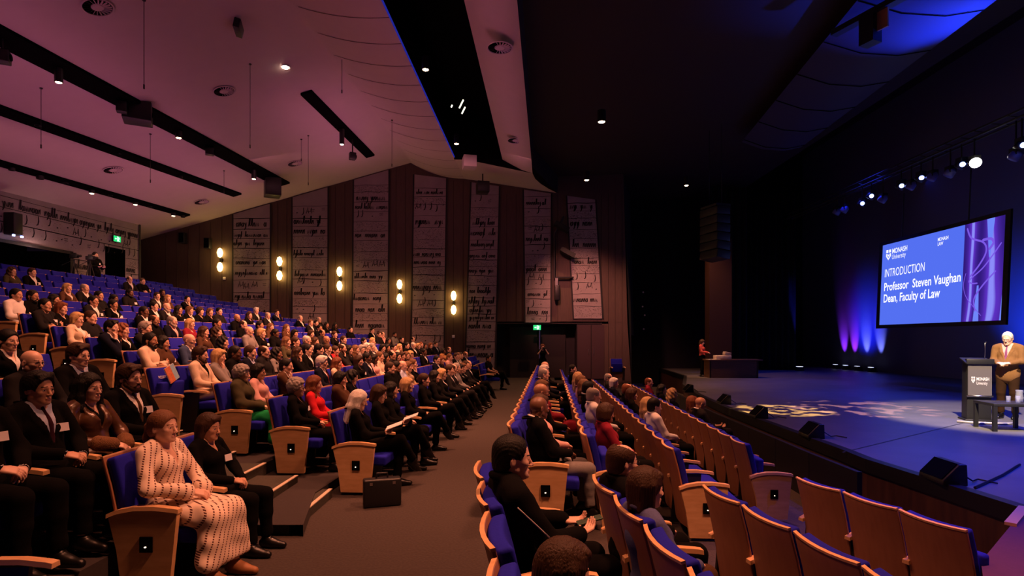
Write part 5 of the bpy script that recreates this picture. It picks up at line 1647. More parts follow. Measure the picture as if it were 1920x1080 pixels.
if STUFF:
    m = MB()
    for x, d, z, rz, up in STUFF:
        R_ = Matrix.Translation((x, d, z)) @ Matrix.Rotation(rz, 4, 'Z')
        for p0, p1, p2, mi in (((-.205, .13), (-.36, .945), .018, 1), ((-.24, .40), (-.345, .93), .07, 0)) + ((((-.12, .37), (-.10, .75), .08, 0),) if up else (((-.19, .33), (.30, .34), .10, 2),)):
            if mi == 2: vs = [(-.19, -.24, .33), (-.19, .24, .33), (.32, .24, .33), (.32, -.24, .33), (-.19, -.24, .44), (-.19, .24, .44), (.32, .24, .44), (.32, -.24, .44)]
            else: vs = [(p0[0], -.25, p0[1]), (p0[0], .25, p0[1]), (p1[0], .25, p1[1]), (p1[0], -.25, p1[1]), (p0[0] + p2, -.25, p0[1]), (p0[0] + p2, .25, p0[1]), (p1[0] + p2, .25, p1[1]), (p1[0] + p2, -.25, p1[1])]
            m.add([R_ @ Vector(v) for v in vs], [(0, 1, 2, 3), (7, 6, 5, 4), (0, 4, 5, 1), (1, 5, 6, 2), (2, 6, 7, 3), (3, 7, 4, 0)], 0 if mi == 2 else mi)
    tag(m.build('auditorium_seating', [M_blue, M_back]), 'remaining blue seats glimpsed between people in the rows', 'seating', None, 'stuff')
# ------------------------------------------------------------------ standing people and stage furniture
CLOTH['tn2'] = (.21, .105, .042); CLOTH['tn3'] = (.030, .014, .007)
LX, LD = 9.86, 11.36
rzl = PI + .62
o, t = person((LX, LD, STZ), rzl, 'white-haired man in glasses and tan suit speaking at the lectern', 'm', hairk='short', hairc='wh', sk='L', top='suit', topc='tn2', inner='pk', tie='pp', bottom='trousers', botc='tn3', hands='lectern', yaw=.0, pitch=.22, lean=.03, glasses=True, beard=False, stand=True, girth=1.06, shoes='bk', scale=1.02, group=None)
# lectern
M_lect = mat('lectern_grey', (.105, .095, .10), .55); M_lblk = mat('lectern_black', (.012, .012, .013), .5)
lc = thing('lectern', 'tall black lectern with a grey logo panel on the lit stage', 'lectern', (9.02, 11.02, STZ), -.36); lc.scale = (.66, .85, 1)
m = MB(); m.prism([(-.30, .02), (.30, .02), (.28, 1.14), (-.28, 1.14)], 'y', .02, .34); m.build('body', M_lblk, lc, bevel=.008)
m = MB(); m.box((-.36, -.06, 0), (.36, .42, .03)); m.build('base', M_lblk, lc, bevel=.006)
m = MB(); m.box((-.33, -.02, 1.14), (.33, .40, 1.17), (.22, 0, 0)); m.box((-.33, -.06, 1.10), (.33, -.03, 1.20)); m.build('top', M_lblk, lc, bevel=.005)
m = MB(); m.box((-.285, -.018, .50), (.285, .0, 1.10)); lp = m.build('front_panel', M_lect, lc)
for z in (1.115, .485):
    m = MB(); m.tube([(-.315, -.03, z), (.315, -.03, z)], .016, 10); m.build('chrome_bar', M_steel, lc, smooth=True)
m = MB(); m.box((-.30, .05, 1.17), (-.12, .12, 1.195)); m.build('control_unit', M_blk2, lc)
def fx(x, y, z): return Matrix.Translation((x, y, z)) @ Euler((PI / 2, 0, 0)).to_matrix().to_4x4()
M_logo = mat('logo_white', (.80, .78, .80), .6)
def crest(M, x, z, s, T):
    """Small shield crest: two book squares above a pointed shield with chevrons."""
    for q in ([(-.5, .55), (-.08, .55), (-.08, .95), (-.5, .95)], [(.08, .55), (.5, .55), (.5, .95), (.08, .95)],
              [(-.5, .42), (-.5, .05), (0, -.5), (0, -.22), (-.24, .06), (-.24, .42)], [(.5, .42), (.24, .42), (.24, .06), (0, -.22), (0, -.5), (.5, .05)], [(-.14, .38), (-.14, .12), (0, -.02), (.14, .12), (.14, .38), (0, .22)]):
        M.add([T(x + a * s, z + b_ * s) for a, b_ in q], [tuple(range(len(q)))])
m = MB(); crest(m, -.16, .775, .085, lambda a, b_: (a, -.020, b_)); m.build('crest', M_logo, lp)
text('lettering', 'MONASH', .085, M_logo, lp, fx(-.085, -.020, .785), width=.30, bold=True)
text('lettering', 'University', .085, M_logo, lp, fx(-.085, -.020, .705), width=.26)
m = MB(); m.tube([(.20, .18, 1.19), (.20, .15, 1.35), (.17, .10, 1.50)], .009, 8); mic = m.build('microphone_stem', M_steel, lc, smooth=True)
m = MB(); m.tube([(.17, .11, 1.495), (.23, .16, 1.52)], .018, 8); m.build('microphone', M_blk2, lc, smooth=True)
cb = MB(); cb.tube([(8.45, 10.85, STZ + .021), (8.6, 10.7, STZ + .021), (8.85, 10.60, STZ + .021), (9.1, 10.52, STZ + .021), (9.3, 10.6, STZ + .021)], .022, 6); cb.tube([(8.5, 10.9, STZ + .019), (8.7, 10.58, STZ + .019), (9.0, 10.66, STZ + .019)], .02, 6)
tag(cb.build('cable_bundle', mat('cable_grey', (.40, .38, .36), .6), smooth=True), 'pale cable bundle lying at the foot of the lectern', 'cable')
m = MB(); p, q = at_z(1828, 917, STZ), at_z(1912, 873, STZ); m.tube([(p.x, p.y, STZ + .015), ((p.x + q.x) / 2 + .04, (p.y + q.y) / 2, STZ + .015), (q.x, q.y, STZ + .015)], .014, 6)
tag(m.build('stage_cable', M_blk2), 'black cable lying across the front of the stage', 'cable')
# coffee table with jug and glasses
tb = thing('side_table', 'low black square table in front of the lectern holding glasses', 'table', (8.62, 9.98, STZ), -.2)
m = MB(); m.box((-.34, -.30, .43), (.34, .30, .48)); m.build('tabletop', M_lblk, tb, bevel=.004)
for x in (-.31, .31):
    for y in (-.27, .27):
        m = MB(); m.box((x - .028, y - .028, 0), (x + .028, y + .028, .43)); m.build('leg', M_lblk, tb)
mg = bpy.data.materials.new('glass'); mg.use_nodes = True; b = mg.node_tree.nodes['Principled BSDF']; b.inputs['Alpha'].default_value = .20; b.inputs['Roughness'].default_value = .06; b.inputs['Base Color'].default_value = (.45, .48, .58, 1)
for i, (x, y) in enumerate(((.00, -.06), (.10, -.14), (.20, -.02))):
    gl = MB(); gl.lathe([(.0, 0), (.030, 0), (.034, .115), (.031, .115), (.027, .012), (0, .012)], 16)
    o = gl.build('drinking_glass', mg, smooth=True, loc=(8.62 + x, 9.98 + y, STZ + .48)); tag(o, ('leftmost of three drinking glasses on the low black table', 'front drinking glass on the low black table', 'rightmost of three drinking glasses on the low black table')[i], 'glass', 'drinking glasses on the low table')
jg = thing('water_jug', 'clear glass water jug at the right end of the low black table', 'jug', (8.90, 10.02, STZ + .48))
gl = MB(); gl.lathe([(.0, 0), (.050, 0), (.062, .07), (.050, .17), (.056, .21), (.053, .21), (.046, .17), (.056, .07), (.045, .012), (0, .012)], 20); gl.build('body', mg, jg, smooth=True)
gl = MB(); gl.tube([(.052, 0, .18), (.10, 0, .16), (.10, 0, .08), (.060, 0, .06)], .007, 8); gl.build('handle', mg, jg, smooth=True)
# desk at the side of the stage with a woman standing at it
dk = thing('desk', 'long dark desk at the far side of the stage', 'desk', (9.05, 23.6, STZ))
m = MB(); m.box((-1.05, -.38, .70), (1.15, .38, .75)); m.build('desktop', mat('desk_top', (.13, .06, .03), .4), dk)
m = MB(); m.box((-.98, -.34, 0), (.95, -.30, .70)); m.build('front_panel', wood('desk_wood', (.085, .038, .018), (.12, .055, .026)), dk)
for x in (-.98, .95):
    m = MB(); m.box((x - .03, -.34, 0), (x + .03, .34, .70)); m.build('side_panel', MATS['desk_wood'], dk)
bg = thing('lighting_desk', 'pale equipment box on the dark desk at the side', 'equipment', (8.75, 23.6, STZ + .75))
m = MB(); m.box((-.38, -.2, 0), (.25, .2, .16)); m.build('case', mat('equipment_case', (.50, .42, .38), .6, noise=.3, bscale=9), bg, bevel=.02)
m = MB(); m.box((.0, -.15, .16), (.26, .15, .30), (0, .2, 0)); m.build('stacked_box', mat('equipment_box', (.36, .30, .28), .6), bg, bevel=.02)
m = MB(); m.box((-.26, -.17, 0), (.26, .17, .006)); tag(m.build('paper_sheet', mat('paper_white', (.75, .74, .74), .6), loc=(8.27, 23.5, STZ + .75)), 'white paper sheet on the near end of the dark desk', 'paper')
m_pr = mat('floral_shirt', (.45, .06, .05), .8, noise=.9, bscale=16)
person((8.05, 24.15, STZ), -.6, 'woman in red patterned shirt standing at the dark desk on stage', 'f', hairk='bob', hairc='br', sk='L', top='knit', topc='rd', hands='lectern', botc='bk', lean=.10, pitch=.35, stand=True, scale=.93, mats={'top': m_pr})
# photographer by the doors, camera operator at the back
def camera_thing(label, loc, rz, big=False):
    c = thing('video_camera' if big else 'photo_camera', label, 'camera', loc, rz)
    m = MB(); m.box((-.10, -.05, -.05), (.12, .05, .06)) if not big else m.box((-.16, -.05, -.07), (.16, .05, .07)); m.build('body', M_blk2, c, bevel=.01)
    m = MB(); m.lathe([(.038, 0), (.045, .10), (.045, .13), (.0, .12)], 14); l_ = m.build('lens', M_blk2, c, smooth=True); l_.rotation_euler = (0, PI / 2, 0); l_.location = (.11 if not big else .16, 0, 0)
    if big:
        m = MB(); m.box((-.08, -.02, .07), (.08, .02, .12)); m.build('viewfinder', M_blk2, c)
    return c
o, t = person((1.36, 25.35, 0), -1.45, 'photographer with curly hair in black, standing by the exit doors', 'f', hairk='curly', hairc='rd', sk='L', top='tee', topc='bk', hands='camera', stand=True, scale=.93, lean=.04)
hp = Vector((1.36, 25.35, 1.36)); camera_thing('camera held up by the photographer at the doors', (1.40, 25.02, 1.40), -1.45)
p = at_d(178, 475, 20.9)
o, t = person((p.x, 20.9, 3.30), -.25, 'camera operator in black standing behind the top rows', 'm', hairk='short', hairc='bk', sk='L', top='zip', topc='bk', hands='read', stand=True, scale=1.0, lean=.04, badge=True)
def tripod(label, x, d, z, h, spread=.32):
    t_ = thing('tripod', label, 'tripod', (x, d, z))
    for a in (0.4, 2.5, 4.6):
        m = MB(); m.tube([(.03 * math.cos(a), .03 * math.sin(a), h * .9), (spread * math.cos(a), spread * math.sin(a), 0)], .018, 6); m.build('leg', M_blk2, t_)
    m = MB(); m.tube([(0, 0, h * .55), (0, 0, h)], .03, 8); m.build('centre_column', M_blk2, t_)
    m = MB(); m.tube([(0, 0, h), (-.35, -.12, h - .22)], .010, 6); m.build('pan_handle', M_blk2, t_)
    return t_
q = at_d(139, 480, 20.5); tripod('thin black tripod left of the camera operator', q.x, 20.5, 3.30, 1.36); camera_thing('small black video camera on the left tripod', (q.x, 20.5, 4.78), -.2, True)
q = at_d(163, 480, 20.3); tripod('black tripod directly before the camera operator', q.x + .1, 20.3, 3.30, 1.30); camera_thing('large black video camera before the operator', (q.x + .12, 20.3, 4.69), -.2, True)
# control-room monitor shelf
q = bw_pt(65, 478); cr_ = thing('mixing_desk', 'dark mixing desk seen through the control-room window', 'mixing desk', (q.x - .55, q.y, 3.70), -.08)
m = MB(); m.box((-.3, -1.0, -.05), (.3, 1.0, .0)); m.build('surface', M_blk2, cr_)
m = MB(); m.box((.28, -1.05, .48), (.34, 1.0, .52)); m.build('light_bar', mat('grey_bar', (.5, .42, .42), .4), cr_)
m = MB(); m.box((-.32, -1.0, -.6), (.25, 1.0, -.05)); m.build('cabinet', M_blk2, cr_)
for i in range(7):
    m = MB(); m.box((.02, -.8 + i * .24, .0), (.12, -.74 + i * .24, .03)); m.build('fader_cap', M_white, cr_)
q = bw_pt(13, 418); pj = thing('wall_projector', 'tall black box with blue lamps hung on the back wall', 'speaker', (q.x + .22, q.y, 5.50), -.08)
m = MB(); m.box((-.2, -.16, -.35), (.16, .16, .35)); m.build('body', M_blk2, pj, bevel=.02)
for y, z in ((-.12, -.36), (.16, -.36)):
    m = MB(); m.lathe([(0, 0), (.04, .0), (.04, .05), (0, .06)], 10, (.12, y, z - .05)); m.build('lamp', emat('blue_indicator', (.35, .45, 1), 8), pj)

# ------------------------------------------------------------------ projection screen
SXX = 12.92; d1, d2, z1, z2 = 15.1, 20.12, 2.30, 5.10
def srot(): return Euler((PI / 2, 0, -PI / 2)).to_matrix().to_4x4()
sc_ = thing('projection_screen', 'large hanging screen with a blue slide and purple swirls', 'screen', (SXX, (d1 + d2) / 2, z1)); sc_.rotation_euler = (0, .045, 0)
hw_ = (d2 - d1) / 2
m = MB()
for lo, hi in (((0, -hw_ - .16, -.12), (.06, hw_ + .16, 0)), ((0, -hw_ - .16, z2 - z1), (.06, hw_ + .16, z2 - z1 + .12)), ((0, -hw_ - .16, 0), (.06, -hw_, z2 - z1)), ((0, hw_, 0), (.06, hw_ + .16, z2 - z1))):
    m.box(lo, hi)
m.build('frame', M_blk2, sc_)
uf = (d2 - 16.47) / (d2 - d1)       # share of the slide before the swirl strip
yL = hw_; yS = hw_ - (d2 - d1) * uf
m = MB(); m.add([(.02, yL, 0), (.02, yS, 0), (.02, yS, z2 - z1), (.02, yL, z2 - z1)], [(3, 2, 1, 0)])
sl = m.build('slide', emat('slide_blue', (.085, .155, .84), 1.05), sc_)
ms = bpy.data.materials.new('slide_swirl'); ms.use_nodes = True; nt = ms.node_tree; nt.nodes.clear()
tc = nt.nodes.new('ShaderNodeTexCoord'); nz = nt.nodes.new('ShaderNodeTexNoise'); nz.inputs['Scale'].default_value = .9; nz.inputs['Detail'].default_value = 1.5
mp1 = nt.nodes.new('ShaderNodeMapping'); mp1.inputs['Rotation'].default_value = (.7, 0, 0); mp1.inputs['Scale'].default_value = (1, 1.5, .7)
wv = nt.nodes.new('ShaderNodeTexWave'); wv.inputs['Scale'].default_value = .33; wv.inputs['Distortion'].default_value = 7; wv.inputs['Detail'].default_value = .6; wv.inputs['Detail Scale'].default_value = 1.1; wv.bands_direction = 'DIAGONAL'
cr = nt.nodes.new('ShaderNodeValToRGB'); cr.color_ramp.elements[0].color = (.030, .010, .20, 1); cr.color_ramp.elements[1].color = (.26, .26, .95, 1); cr.color_ramp.elements[1].position = .98
e2 = cr.color_ramp.elements.new(.55); e2.color = (.06, .018, .34, 1); e3 = cr.color_ramp.elements.new(.90); e3.color = (.11, .030, .55, 1)
em = nt.nodes.new('ShaderNodeEmission'); out = nt.nodes.new('ShaderNodeOutputMaterial')
nt.links.new(tc.outputs['Object'], mp1.inputs['Vector']); nt.links.new(mp1.outputs['Vector'], wv.inputs['Vector']); nt.links.new(wv.outputs['Fac'], cr.inputs['Fac']); nt.links.new(cr.outputs['Color'], em.inputs['Color']); nt.links.new(em.outputs[0], out.inputs[0])
m = MB(); m.add([(.02, yS, 0), (.02, -hw_, 0), (.02, -hw_, z2 - z1), (.02, yS, z2 - z1)], [(3, 2, 1, 0)]); sw = m.build('swirl_strip', ms, sc_)
M_sl = emat('slide_white', (.95, .96, 1.0), 1.1); M_beam = emat('slide_pale_blue', (.16, .24, .95), 1.0)
for ya, yb, za, zb_, w0, w1 in ((-.95, -.95, 2.80, 1.75, .13, .02), (-.55, -.58, 0, 1.0, .10, .03), (-1.12 - .35, -1.40 - .1, 0, 1.1, .10, .04)):
    ya, yb = yS + ya * .95, yS + yb * .95
    m = MB(); m.add([(.015, ya + w0, za), (.015, ya - w0, za), (.015, yb - w1, zb_), (.015, yb + w1, zb_)], [(3, 2, 1, 0), (0, 1, 2, 3)]); m.build('light_beam', M_beam, sw)
M_silk = emat('slide_silk', (.20, .10, .80), 1.0)
for pts, w_ in (([(765, 165), (800, 260), (890, 320), (912, 400), (870, 500), (800, 600)], 16), ([(1015, 350), (960, 440), (890, 540), (800, 625), (815, 655), (860, 660)], 12), ([(985, 575), (900, 680), (840, 790), (850, 900)], 14), ([(770, 560), (755, 660), (775, 760), (830, 850), (895, 940)], 6), ([(880, 300), (940, 300), (960, 340), (930, 390)], 22)):
    q = [Vector((yS - (x - 745) / 290 * (yS + hw_), (985 - y) / 855 * (z2 - z1), 0)) for x, y in pts]; fine = []
    for i in range(len(q) - 1):
        p0, p1, p2, p3 = q[max(i - 1, 0)], q[i], q[i + 1], q[min(i + 2, len(q) - 1)]
        for t in np.linspace(0, 1, 7)[:-1]:
            fine.append(.5 * ((2 * p1) + (p2 - p0) * t + (2 * p0 - 5 * p1 + 4 * p2 - p3) * t * t + (3 * p1 - p0 - 3 * p2 + p3) * t ** 3))
    fine.append(q[-1]); m = MB(); strokes(m, [(-v.x, v.y) for v in fine], w_ / 300, lambda a, b_: (.012, -a, b_)); m.build('silk_streak', M_silk, sw)
def sM(u, z): return Matrix.Translation((.010, hw_ - u, z)) @ srot()
text('lettering', 'INTRODUCTION', .40, M_sl, sl, sM(.17, 1.66), width=1.92)
text('lettering', 'Professor  Steven Vaughan', .40, M_sl, sl, sM(.17, 1.18), width=3.40, bold=True)
text('lettering', 'Dean, Faculty of Law', .40, M_sl, sl, sM(.17, .78), width=2.62, bold=True)
text('lettering', 'MONASH', .24, M_sl, sl, sM(.52, 2.44), width=.74, bold=True)
text('lettering', 'University', .24, M_sl, sl, sM(.52, 2.24), width=.68)
text('lettering', 'MONASH', .15, M_sl, sl, sM(2.62, 2.50), width=.42, bold=True)
text('lettering', 'LAW', .15, M_sl, sl, sM(2.62, 2.36), width=.22, bold=True)
m = MB(); crest(m, .34, 2.36, .25, lambda a, b_: (.010, hw_ - a, b_)); m.build('crest', M_sl, sl)
for y in (-1.25, 1.55):
    m = MB(); m.tube([(.03, y, z2 - z1 + .1), (.03, y, 4.4)], .02, 6); m.build('hanging_cable', M_blk2, sc_)

# ------------------------------------------------------------------ stage fittings
def wedge(px, py, w_, label, z=STZ, dd=0):
    p = at_z(px, py, STZ); t_ = thing('floor_monitor', label, 'speaker', (p.x, p.y, STZ), PI - .1, None)
    m = MB(); m.prism([(-.13, 0), (.13, 0), (.12, .06), (-.04, .23), (-.12, .23)], 'y', -w_ * .8, w_ * .8); m.build('cabinet', M_blk2, t_, bevel=.01)
    m = MB(); m.prism([(.123, .062), (.129, .067), (-.03, .235), (-.036, .229)], 'y', -w_ * .72, w_ * .72); m.build('grille', M_blk, t_)
    m = MB(); m.tube([(-.17, 0, .1), (-.28, .05, .02), (-.42, -.08, .012), (-.5, .1, .012)], .009, 5); m.build('cable', M_blk2, t_)
for px, py, w_, l in ((1767, 902, .27, 'largest black floor monitor, nearest the side deck'), (1521, 819, .25, 'black floor monitor second from the side deck'), (1422, 783, .25, 'black floor monitor beside the yellow light patches'), (1357, 757, .25, 'small black floor monitor, second from the desk'), (1290, 735, .25, 'farthest black floor monitor, nearest the desk')):
    wedge(px, py, w_, l)
UPL = []
for i, (px, py) in enumerate(((1569, 692), (1588, 695), (1610, 697), (1636, 700))):
    x = 17.35; d = x * F / (px - CX)
    lab = '%s floor uplight at the foot of the blue backcloth, counted from the left' % ordn(i + 1)
    t_ = thing('floor_uplight', lab, 'light', (x, d, STZ), 0, 'floor uplights under the backcloth'); UPL.append((x, d))
    m = MB(); m.box((-.16, -.14, 0), (.16, .14, .05)); m.build('base', M_blk2, t_)
    m = MB(); m.box((-.12, -.12, .05), (.12, .12, .22), (0, .15, 0)); m.build('housing', M_blk2, t_, bevel=.01)
    m = MB(); m.box((-.14, -.13, .225), (-.02, .13, .235)); m.build('lens', emat('uplight_lens', (.6, .65, 1), 2.5), t_)
d0_ = 29.0; t_ = thing('floor_uplight', 'single floor uplight beside the tall black side curtain', 'light', (14.4, 28.6, STZ)); m = MB(); m.box((-.16, -.14, 0), (.16, .14, .2)); m.build('housing', M_blk2, t_); m = MB(); m.box((-.12, -.12, .2), (.12, .12, .21)); m.build('lens', MATS['uplight_lens'], t_)
# lighting truss over the stage
tr = thing('lighting_truss', 'long dark lighting bar over the back of the stage', 'truss', (12.0, 12, 7.05))
for dx, dz in ((0, 0), (.25, 0), (.12, .22)):
    m = MB(); m.tube([(dx, 0, dz), (dx, 13, dz)], .03, 6); m.build('bar', M_blk2, tr)
for y in np.arange(.2, 13, .5):
    pass
m = MB()
for i, y in enumerate(np.arange(0, 12.6, .5)):
    a, b_ = ((0, 0), (.12, .22)) if i % 2 else ((.25, 0), (.12, .22))
    m.tube([(a[0], y, a[1]), (b_[0], y + .5, b_[1])], .014, 5)
m.build('lattice', M_blk2, tr)
def stage_light(px, py, kind, label, col, s=1.0):
    d = 12.0 * F / (px - CX); z = EYE + (HY - py) / F * d
    t_ = thing('stage_spotlight', label, 'light', (12.0, d, z), 0, 'stage lights on the truss')
    m = MB(); m.box((-.09, -.10, -.02), (.09, .10, .16)); m.build('yoke', M_blk2, t_)
    m = MB(); m.lathe([(.07, .12), (.12, .05), (.13, -.10), (.11, -.13), (0, -.13)], 14); hd = m.build('housing', mat('fixture_blue', (.10, .11, .35), .4) if kind == 'body' else M_blk2, t_, smooth=True)
    hd.rotation_euler = (.35, .5, 0)
    m = MB(); m.tube([(0, 0, .15), (0, 0, 7.0 - z if 7.0 - z > .2 else .3)], .02, 6); m.build('clamp', M_blk2, t_)
    if kind == 'lit':
        m = MB(); m.lathe([(0, 0), (.085 * s, .006), (.085 * s, .018), (0, .022)], 14); l_ = m.build('lens', col, t_)
        l_.rotation_euler = (PI / 2, 0, -.75); l_.location = (-.075, -.13, -.06)
TRL = ((1570, 396, 'body'), (1584, 392, 'body'), (1617, 380, 'lit'), (1634, 366, 'lit'), (1656, 372, 'body'), (1690, 347, 'lit'), (1709, 347, 'body'), (1727, 332, 'lit'), (1749, 330, 'body'), (1782, 323, 'body'), (1803, 307, 'lit'), (1827, 304, 'white'), (1905, 290, 'body'), (1916, 271, 'lit'))
for i, (px, py, k_) in enumerate(TRL):
    stage_light(px, py, 'lit' if k_ != 'body' else 'body', ('bright white stage light on the truss above the screen' if k_ == 'white' else '%s stage light on the truss, counted from the left end' % ordn(i + 1)), M_lampw if k_ == 'white' else M_lampb, 1.5 if k_ == 'white' else .75)
# big flown speaker beside the proscenium
sp = thing('line_array_speaker', 'tall black flown speaker array beside the dark proscenium', 'speaker', (7.3, 20.5, 6.5), .3)
for i in range(6):
    m = MB(); m.box((-.30, -.5, -.30 - i * .31), (.25, .5, -.02 - i * .31), (0, .03 * i, 0)); m.build('cabinet', mat('speaker_black', (.012, .012, .018), .5), sp, bevel=.012)
m = MB(); m.box((-.3, -.45, 0), (.3, .45, .08)); m.build('flying_frame', M_blk2, sp)
for y in (-.35, .35):
    m = MB(); m.tube([(0, y, .08), (0, y, 2.9)], .012, 5); m.build('hanging_cable', M_blk2, sp)
# equipment in the blue reflector light
p = at_d(1635, 20, 12.2)
t_ = thing('hanging_bracket', 'black bracket with a tan flap hanging under the blue reflector', 'fixture', (p.x, 12.2, p.z - .05), .4)
m = MB(); m.box((-.10, -.9, -.06), (.10, .9, .06)); m.build('arm', M_blk2, t_); m = MB(); m.box((-.02, -.35, -.45), (.02, .05, .0)); m.build('flap', mat('tan_flap', (.45, .26, .10), .6), t_); m = MB(); m.box((-.14, -.12, -.65), (.14, .2, -.06)); m.build('housing', M_blk2, t_)

# ------------------------------------------------------------------ ceiling fittings
def ceil_hit(px, py):
    u, v = (CX - px) / F, (HY - py) / F; d = 9.34 / (v + .285 * u); return Vector((-u * d, d, EYE + v * d))
def can(name, top, bot, r, lens, label, cat='ceiling spotlight', group='spotlights on the ceiling tracks'):
    t_ = thing(name, label, cat, bot, 0, group); h = top - bot.z
    m = MB(); m.lathe([(0, h), (r * .95, h), (r, h - .02), (r, .0), (r * .85, .0), (r * .85, .03), (0, .03)][::-1], 16); m.build('body', M_blk2, t_, smooth=False)
    if lens:
        m = MB(); m.lathe([(0, -.012), (r * .6, -.008), (r * .84, .028), (0, .029)], 14); m.build('lens', M_lamp, t_, smooth=True)
    return t_
def track_pt(nm, px):
    a, s_, hw, d0, d1 = TRK[nm]; u = (CX - px) / F; d = -a / (u + s_); return a + s_ * d, d
LAMPS = []
CL = {'A': ((110, 155, 1, .085), (335, 259, 1, .095), (476, 336, 1, .09)), 'B': ((71, 236, 0, .08), (222, 288, 0, .08), (338, 333, 0, .08)),
      'C': ((22, 320, 0, .08), (75, 336, 0, .10), (123, 344, 0, .08), (172, 363, 1, .09), (207, 367, 0, .08), (254, 384, 1, .09), (281, 388, 0, .08), (325, 405, 1, .09), (343, 408, 0, .08)), 'D': ((641, 271, 1, .085),)}
TN = {'A': 'longest black ceiling track', 'B': 'middle black ceiling track', 'C': 'black ceiling track nearest the back wall', 'D': 'short black track'}
for nm, L in CL.items():
    for i, (px, py, lit, r) in enumerate(L):
        x, d = track_pt(nm, px); z = EYE + (HY - py) / F * d
        can('ceiling_spotlight', zceil(x) - .07, Vector((x, d, z)), r, lit, '%s cylindrical spotlight, %s on the %s' % ('lit' if lit else 'unlit black', ordn(i + 1), TN[nm]))
        if lit: LAMPS.append((x, d, z))
p = ceil_hit(535, 125); t_ = thing('recessed_downlight', 'very bright recessed downlight alone on the pink ceiling', 'ceiling light', p - Vector((0, 0, .02)))
m = MB(); m.lathe([(.10, 0), (.13, .0), (.13, .02), (.10, .02)], 20); m.build('rim', M_white, t_)
m = MB(); m.lathe([(0, -.03), (.07, -.022), (.10, .01), (0, .012)], 16); m.build('lens', emat('lamp_lens_hot', (1, .74, .5), 45), t_); LAMPS.append(tuple(p - Vector((0, 0, .1))))
def boxthing(label, nm, px, py, sx_, sy_, sz_, drop=0.0, cat='projector', name='ceiling_projector'):
    x, d = track_pt(nm, px); z = EYE + (HY - py) / F * d
    t_ = thing(name, label, cat, (x, d, z), .5)
    m = MB(); m.box((-sx_, -sy_, -sz_), (sx_, sy_, sz_)); m.build('housing', M_blk2, t_, bevel=.02)
    m = MB(); m.tube([(0, 0, sz_), (0, 0, zceil(x) - .05 - z)], .025, 6); m.build('mounting_pole', M_blk2, t_)
    m = MB(); m.lathe([(0, .03), (.06, .03), (.07, 0), (0, 0)][::-1], 12); l_ = m.build('lens', M_blk, t_); l_.rotation_euler = (0, PI / 2, 0); l_.location = (sx_, 0, 0)
boxthing('largest black projector under the longest ceiling track', 'A', 258, 212, .34, .32, .26)
boxthing('small black box beside the largest ceiling projector', 'A', 228, 201, .12, .12, .14)
boxthing('black box at the end of the longest track, against the side wall', 'A', 511, 352, .30, .35, .36)
boxthing('black box at the left picture edge under the longest track', 'A', 4, 106, .13, .13, .13)
boxthing('small black box on a short pole, far half of the longest track', 'A', 393, 284, .13, .12, .12)
boxthing('small black box under the short black track', 'D', 661, 293, .12, .12, .13)
p = ceil_hit(447, 42); t_ = thing('ceiling_speaker', 'small slanted black box alone near the top of the ceiling', 'speaker', p - Vector((0, 0, .12)), .3)
m = MB(); m.box((-.07, -.26, -.12), (.07, .26, .10), (0, .2, 0)); m.build('housing', M_blk2, t_, bevel=.01); m = MB(); m.tube([(0, 0, .08), (0, 0, .2)], .02, 6); m.build('bracket', M_blk2, t_)
def vent(p, label, tilt=0.277):
    t_ = thing('ceiling_vent', label, 'vent', p, 0, 'round swirl vents in the ceiling'); t_.rotation_euler = (0, -tilt, 0)
    m = MB(); m.lathe([(.28, .0), (.30, -.012), (.27, -.02), (.265, 0)], 28); m.build('rim', M_ceil, t_)
    m = MB(); m.lathe([(0, -.004), (.27, -.004), (.27, .0), (0, .0)], 28); m.build('backing', M_blk, t_)
    m = MB()
    for k in range(20):
        a = 2 * PI * k / 20; b_ = a + .09
        m.add([(.12 * math.cos(a), .12 * math.sin(a), -.008), (.255 * math.cos(a), .255 * math.sin(a), -.008), (.255 * math.cos(b_), .255 * math.sin(b_), -.028), (.12 * math.cos(b_ + .1), .12 * math.sin(b_ + .1), -.028)], [(0, 1, 2, 3)])
    m.build('vanes', M_ceil, t_)
    m = MB(); m.lathe([(0, -.03), (.10, -.026), (.12, -.01), (.12, 0)], 20); m.build('centre_cap', M_ceil, t_)
for px, py, l in ((183, 12, 'round swirl vent at the very top of the picture'), (420, 170, 'round swirl vent between the longest and the short track'), (212, 318, 'round swirl vent between the two rear tracks'), (553, 306, 'round swirl vent close to the printed side wall'), (378, 378, 'round swirl vent nearest the back corner')):
    vent(ceil_hit(px, py) - Vector((0, 0, .015)), l)
vent(at_d(937, 89, 12.95) , 'larger-looking swirl vent on the ceiling strip beside the black slot', 0.0)
vent(at_d(967, 263, 19.5), 'farther swirl vent on the ceiling strip beside the black slot', 0.0)
for i, (px, y0, y1) in enumerate(((77, 165, 275), (270, 0, 163), (282, 251, 340), (469, 120, 275), (641, 90, 172), (735, 225, 310), (565, 261, 300), (578, 254, 345), (420, 320, 360))):
    p = ceil_hit(px, y0) if px < 700 else Vector(((px - CX) / F * 18.8, 18.8, EYE + (HY - y0) / F * 18.8)); zb = EYE + (HY - y1) / F * p.y
    t_ = thing('hanging_wire', 'thin black wire hanging from the ceiling, %s from the left' % ordn(i + 1), 'wire', p, 0, 'thin wires hanging from the ceiling')
    m = MB(); m.tube([(0, 0, 0), (0, 0, zb - p.z)], .007, 5); m.build('wire', M_blk2, t_); m = MB(); m.lathe([(0, -.02), (.035, -.02), (.035, 0), (0, 0)], 10); m.build('ceiling_rose', M_blk2, t_); m = MB(); m.lathe([(0, -.10), (.016, -.09), (.016, 0), (0, 0)], 8, (0, 0, zb - p.z + .05)); m.build('weight', M_blk2, t_)
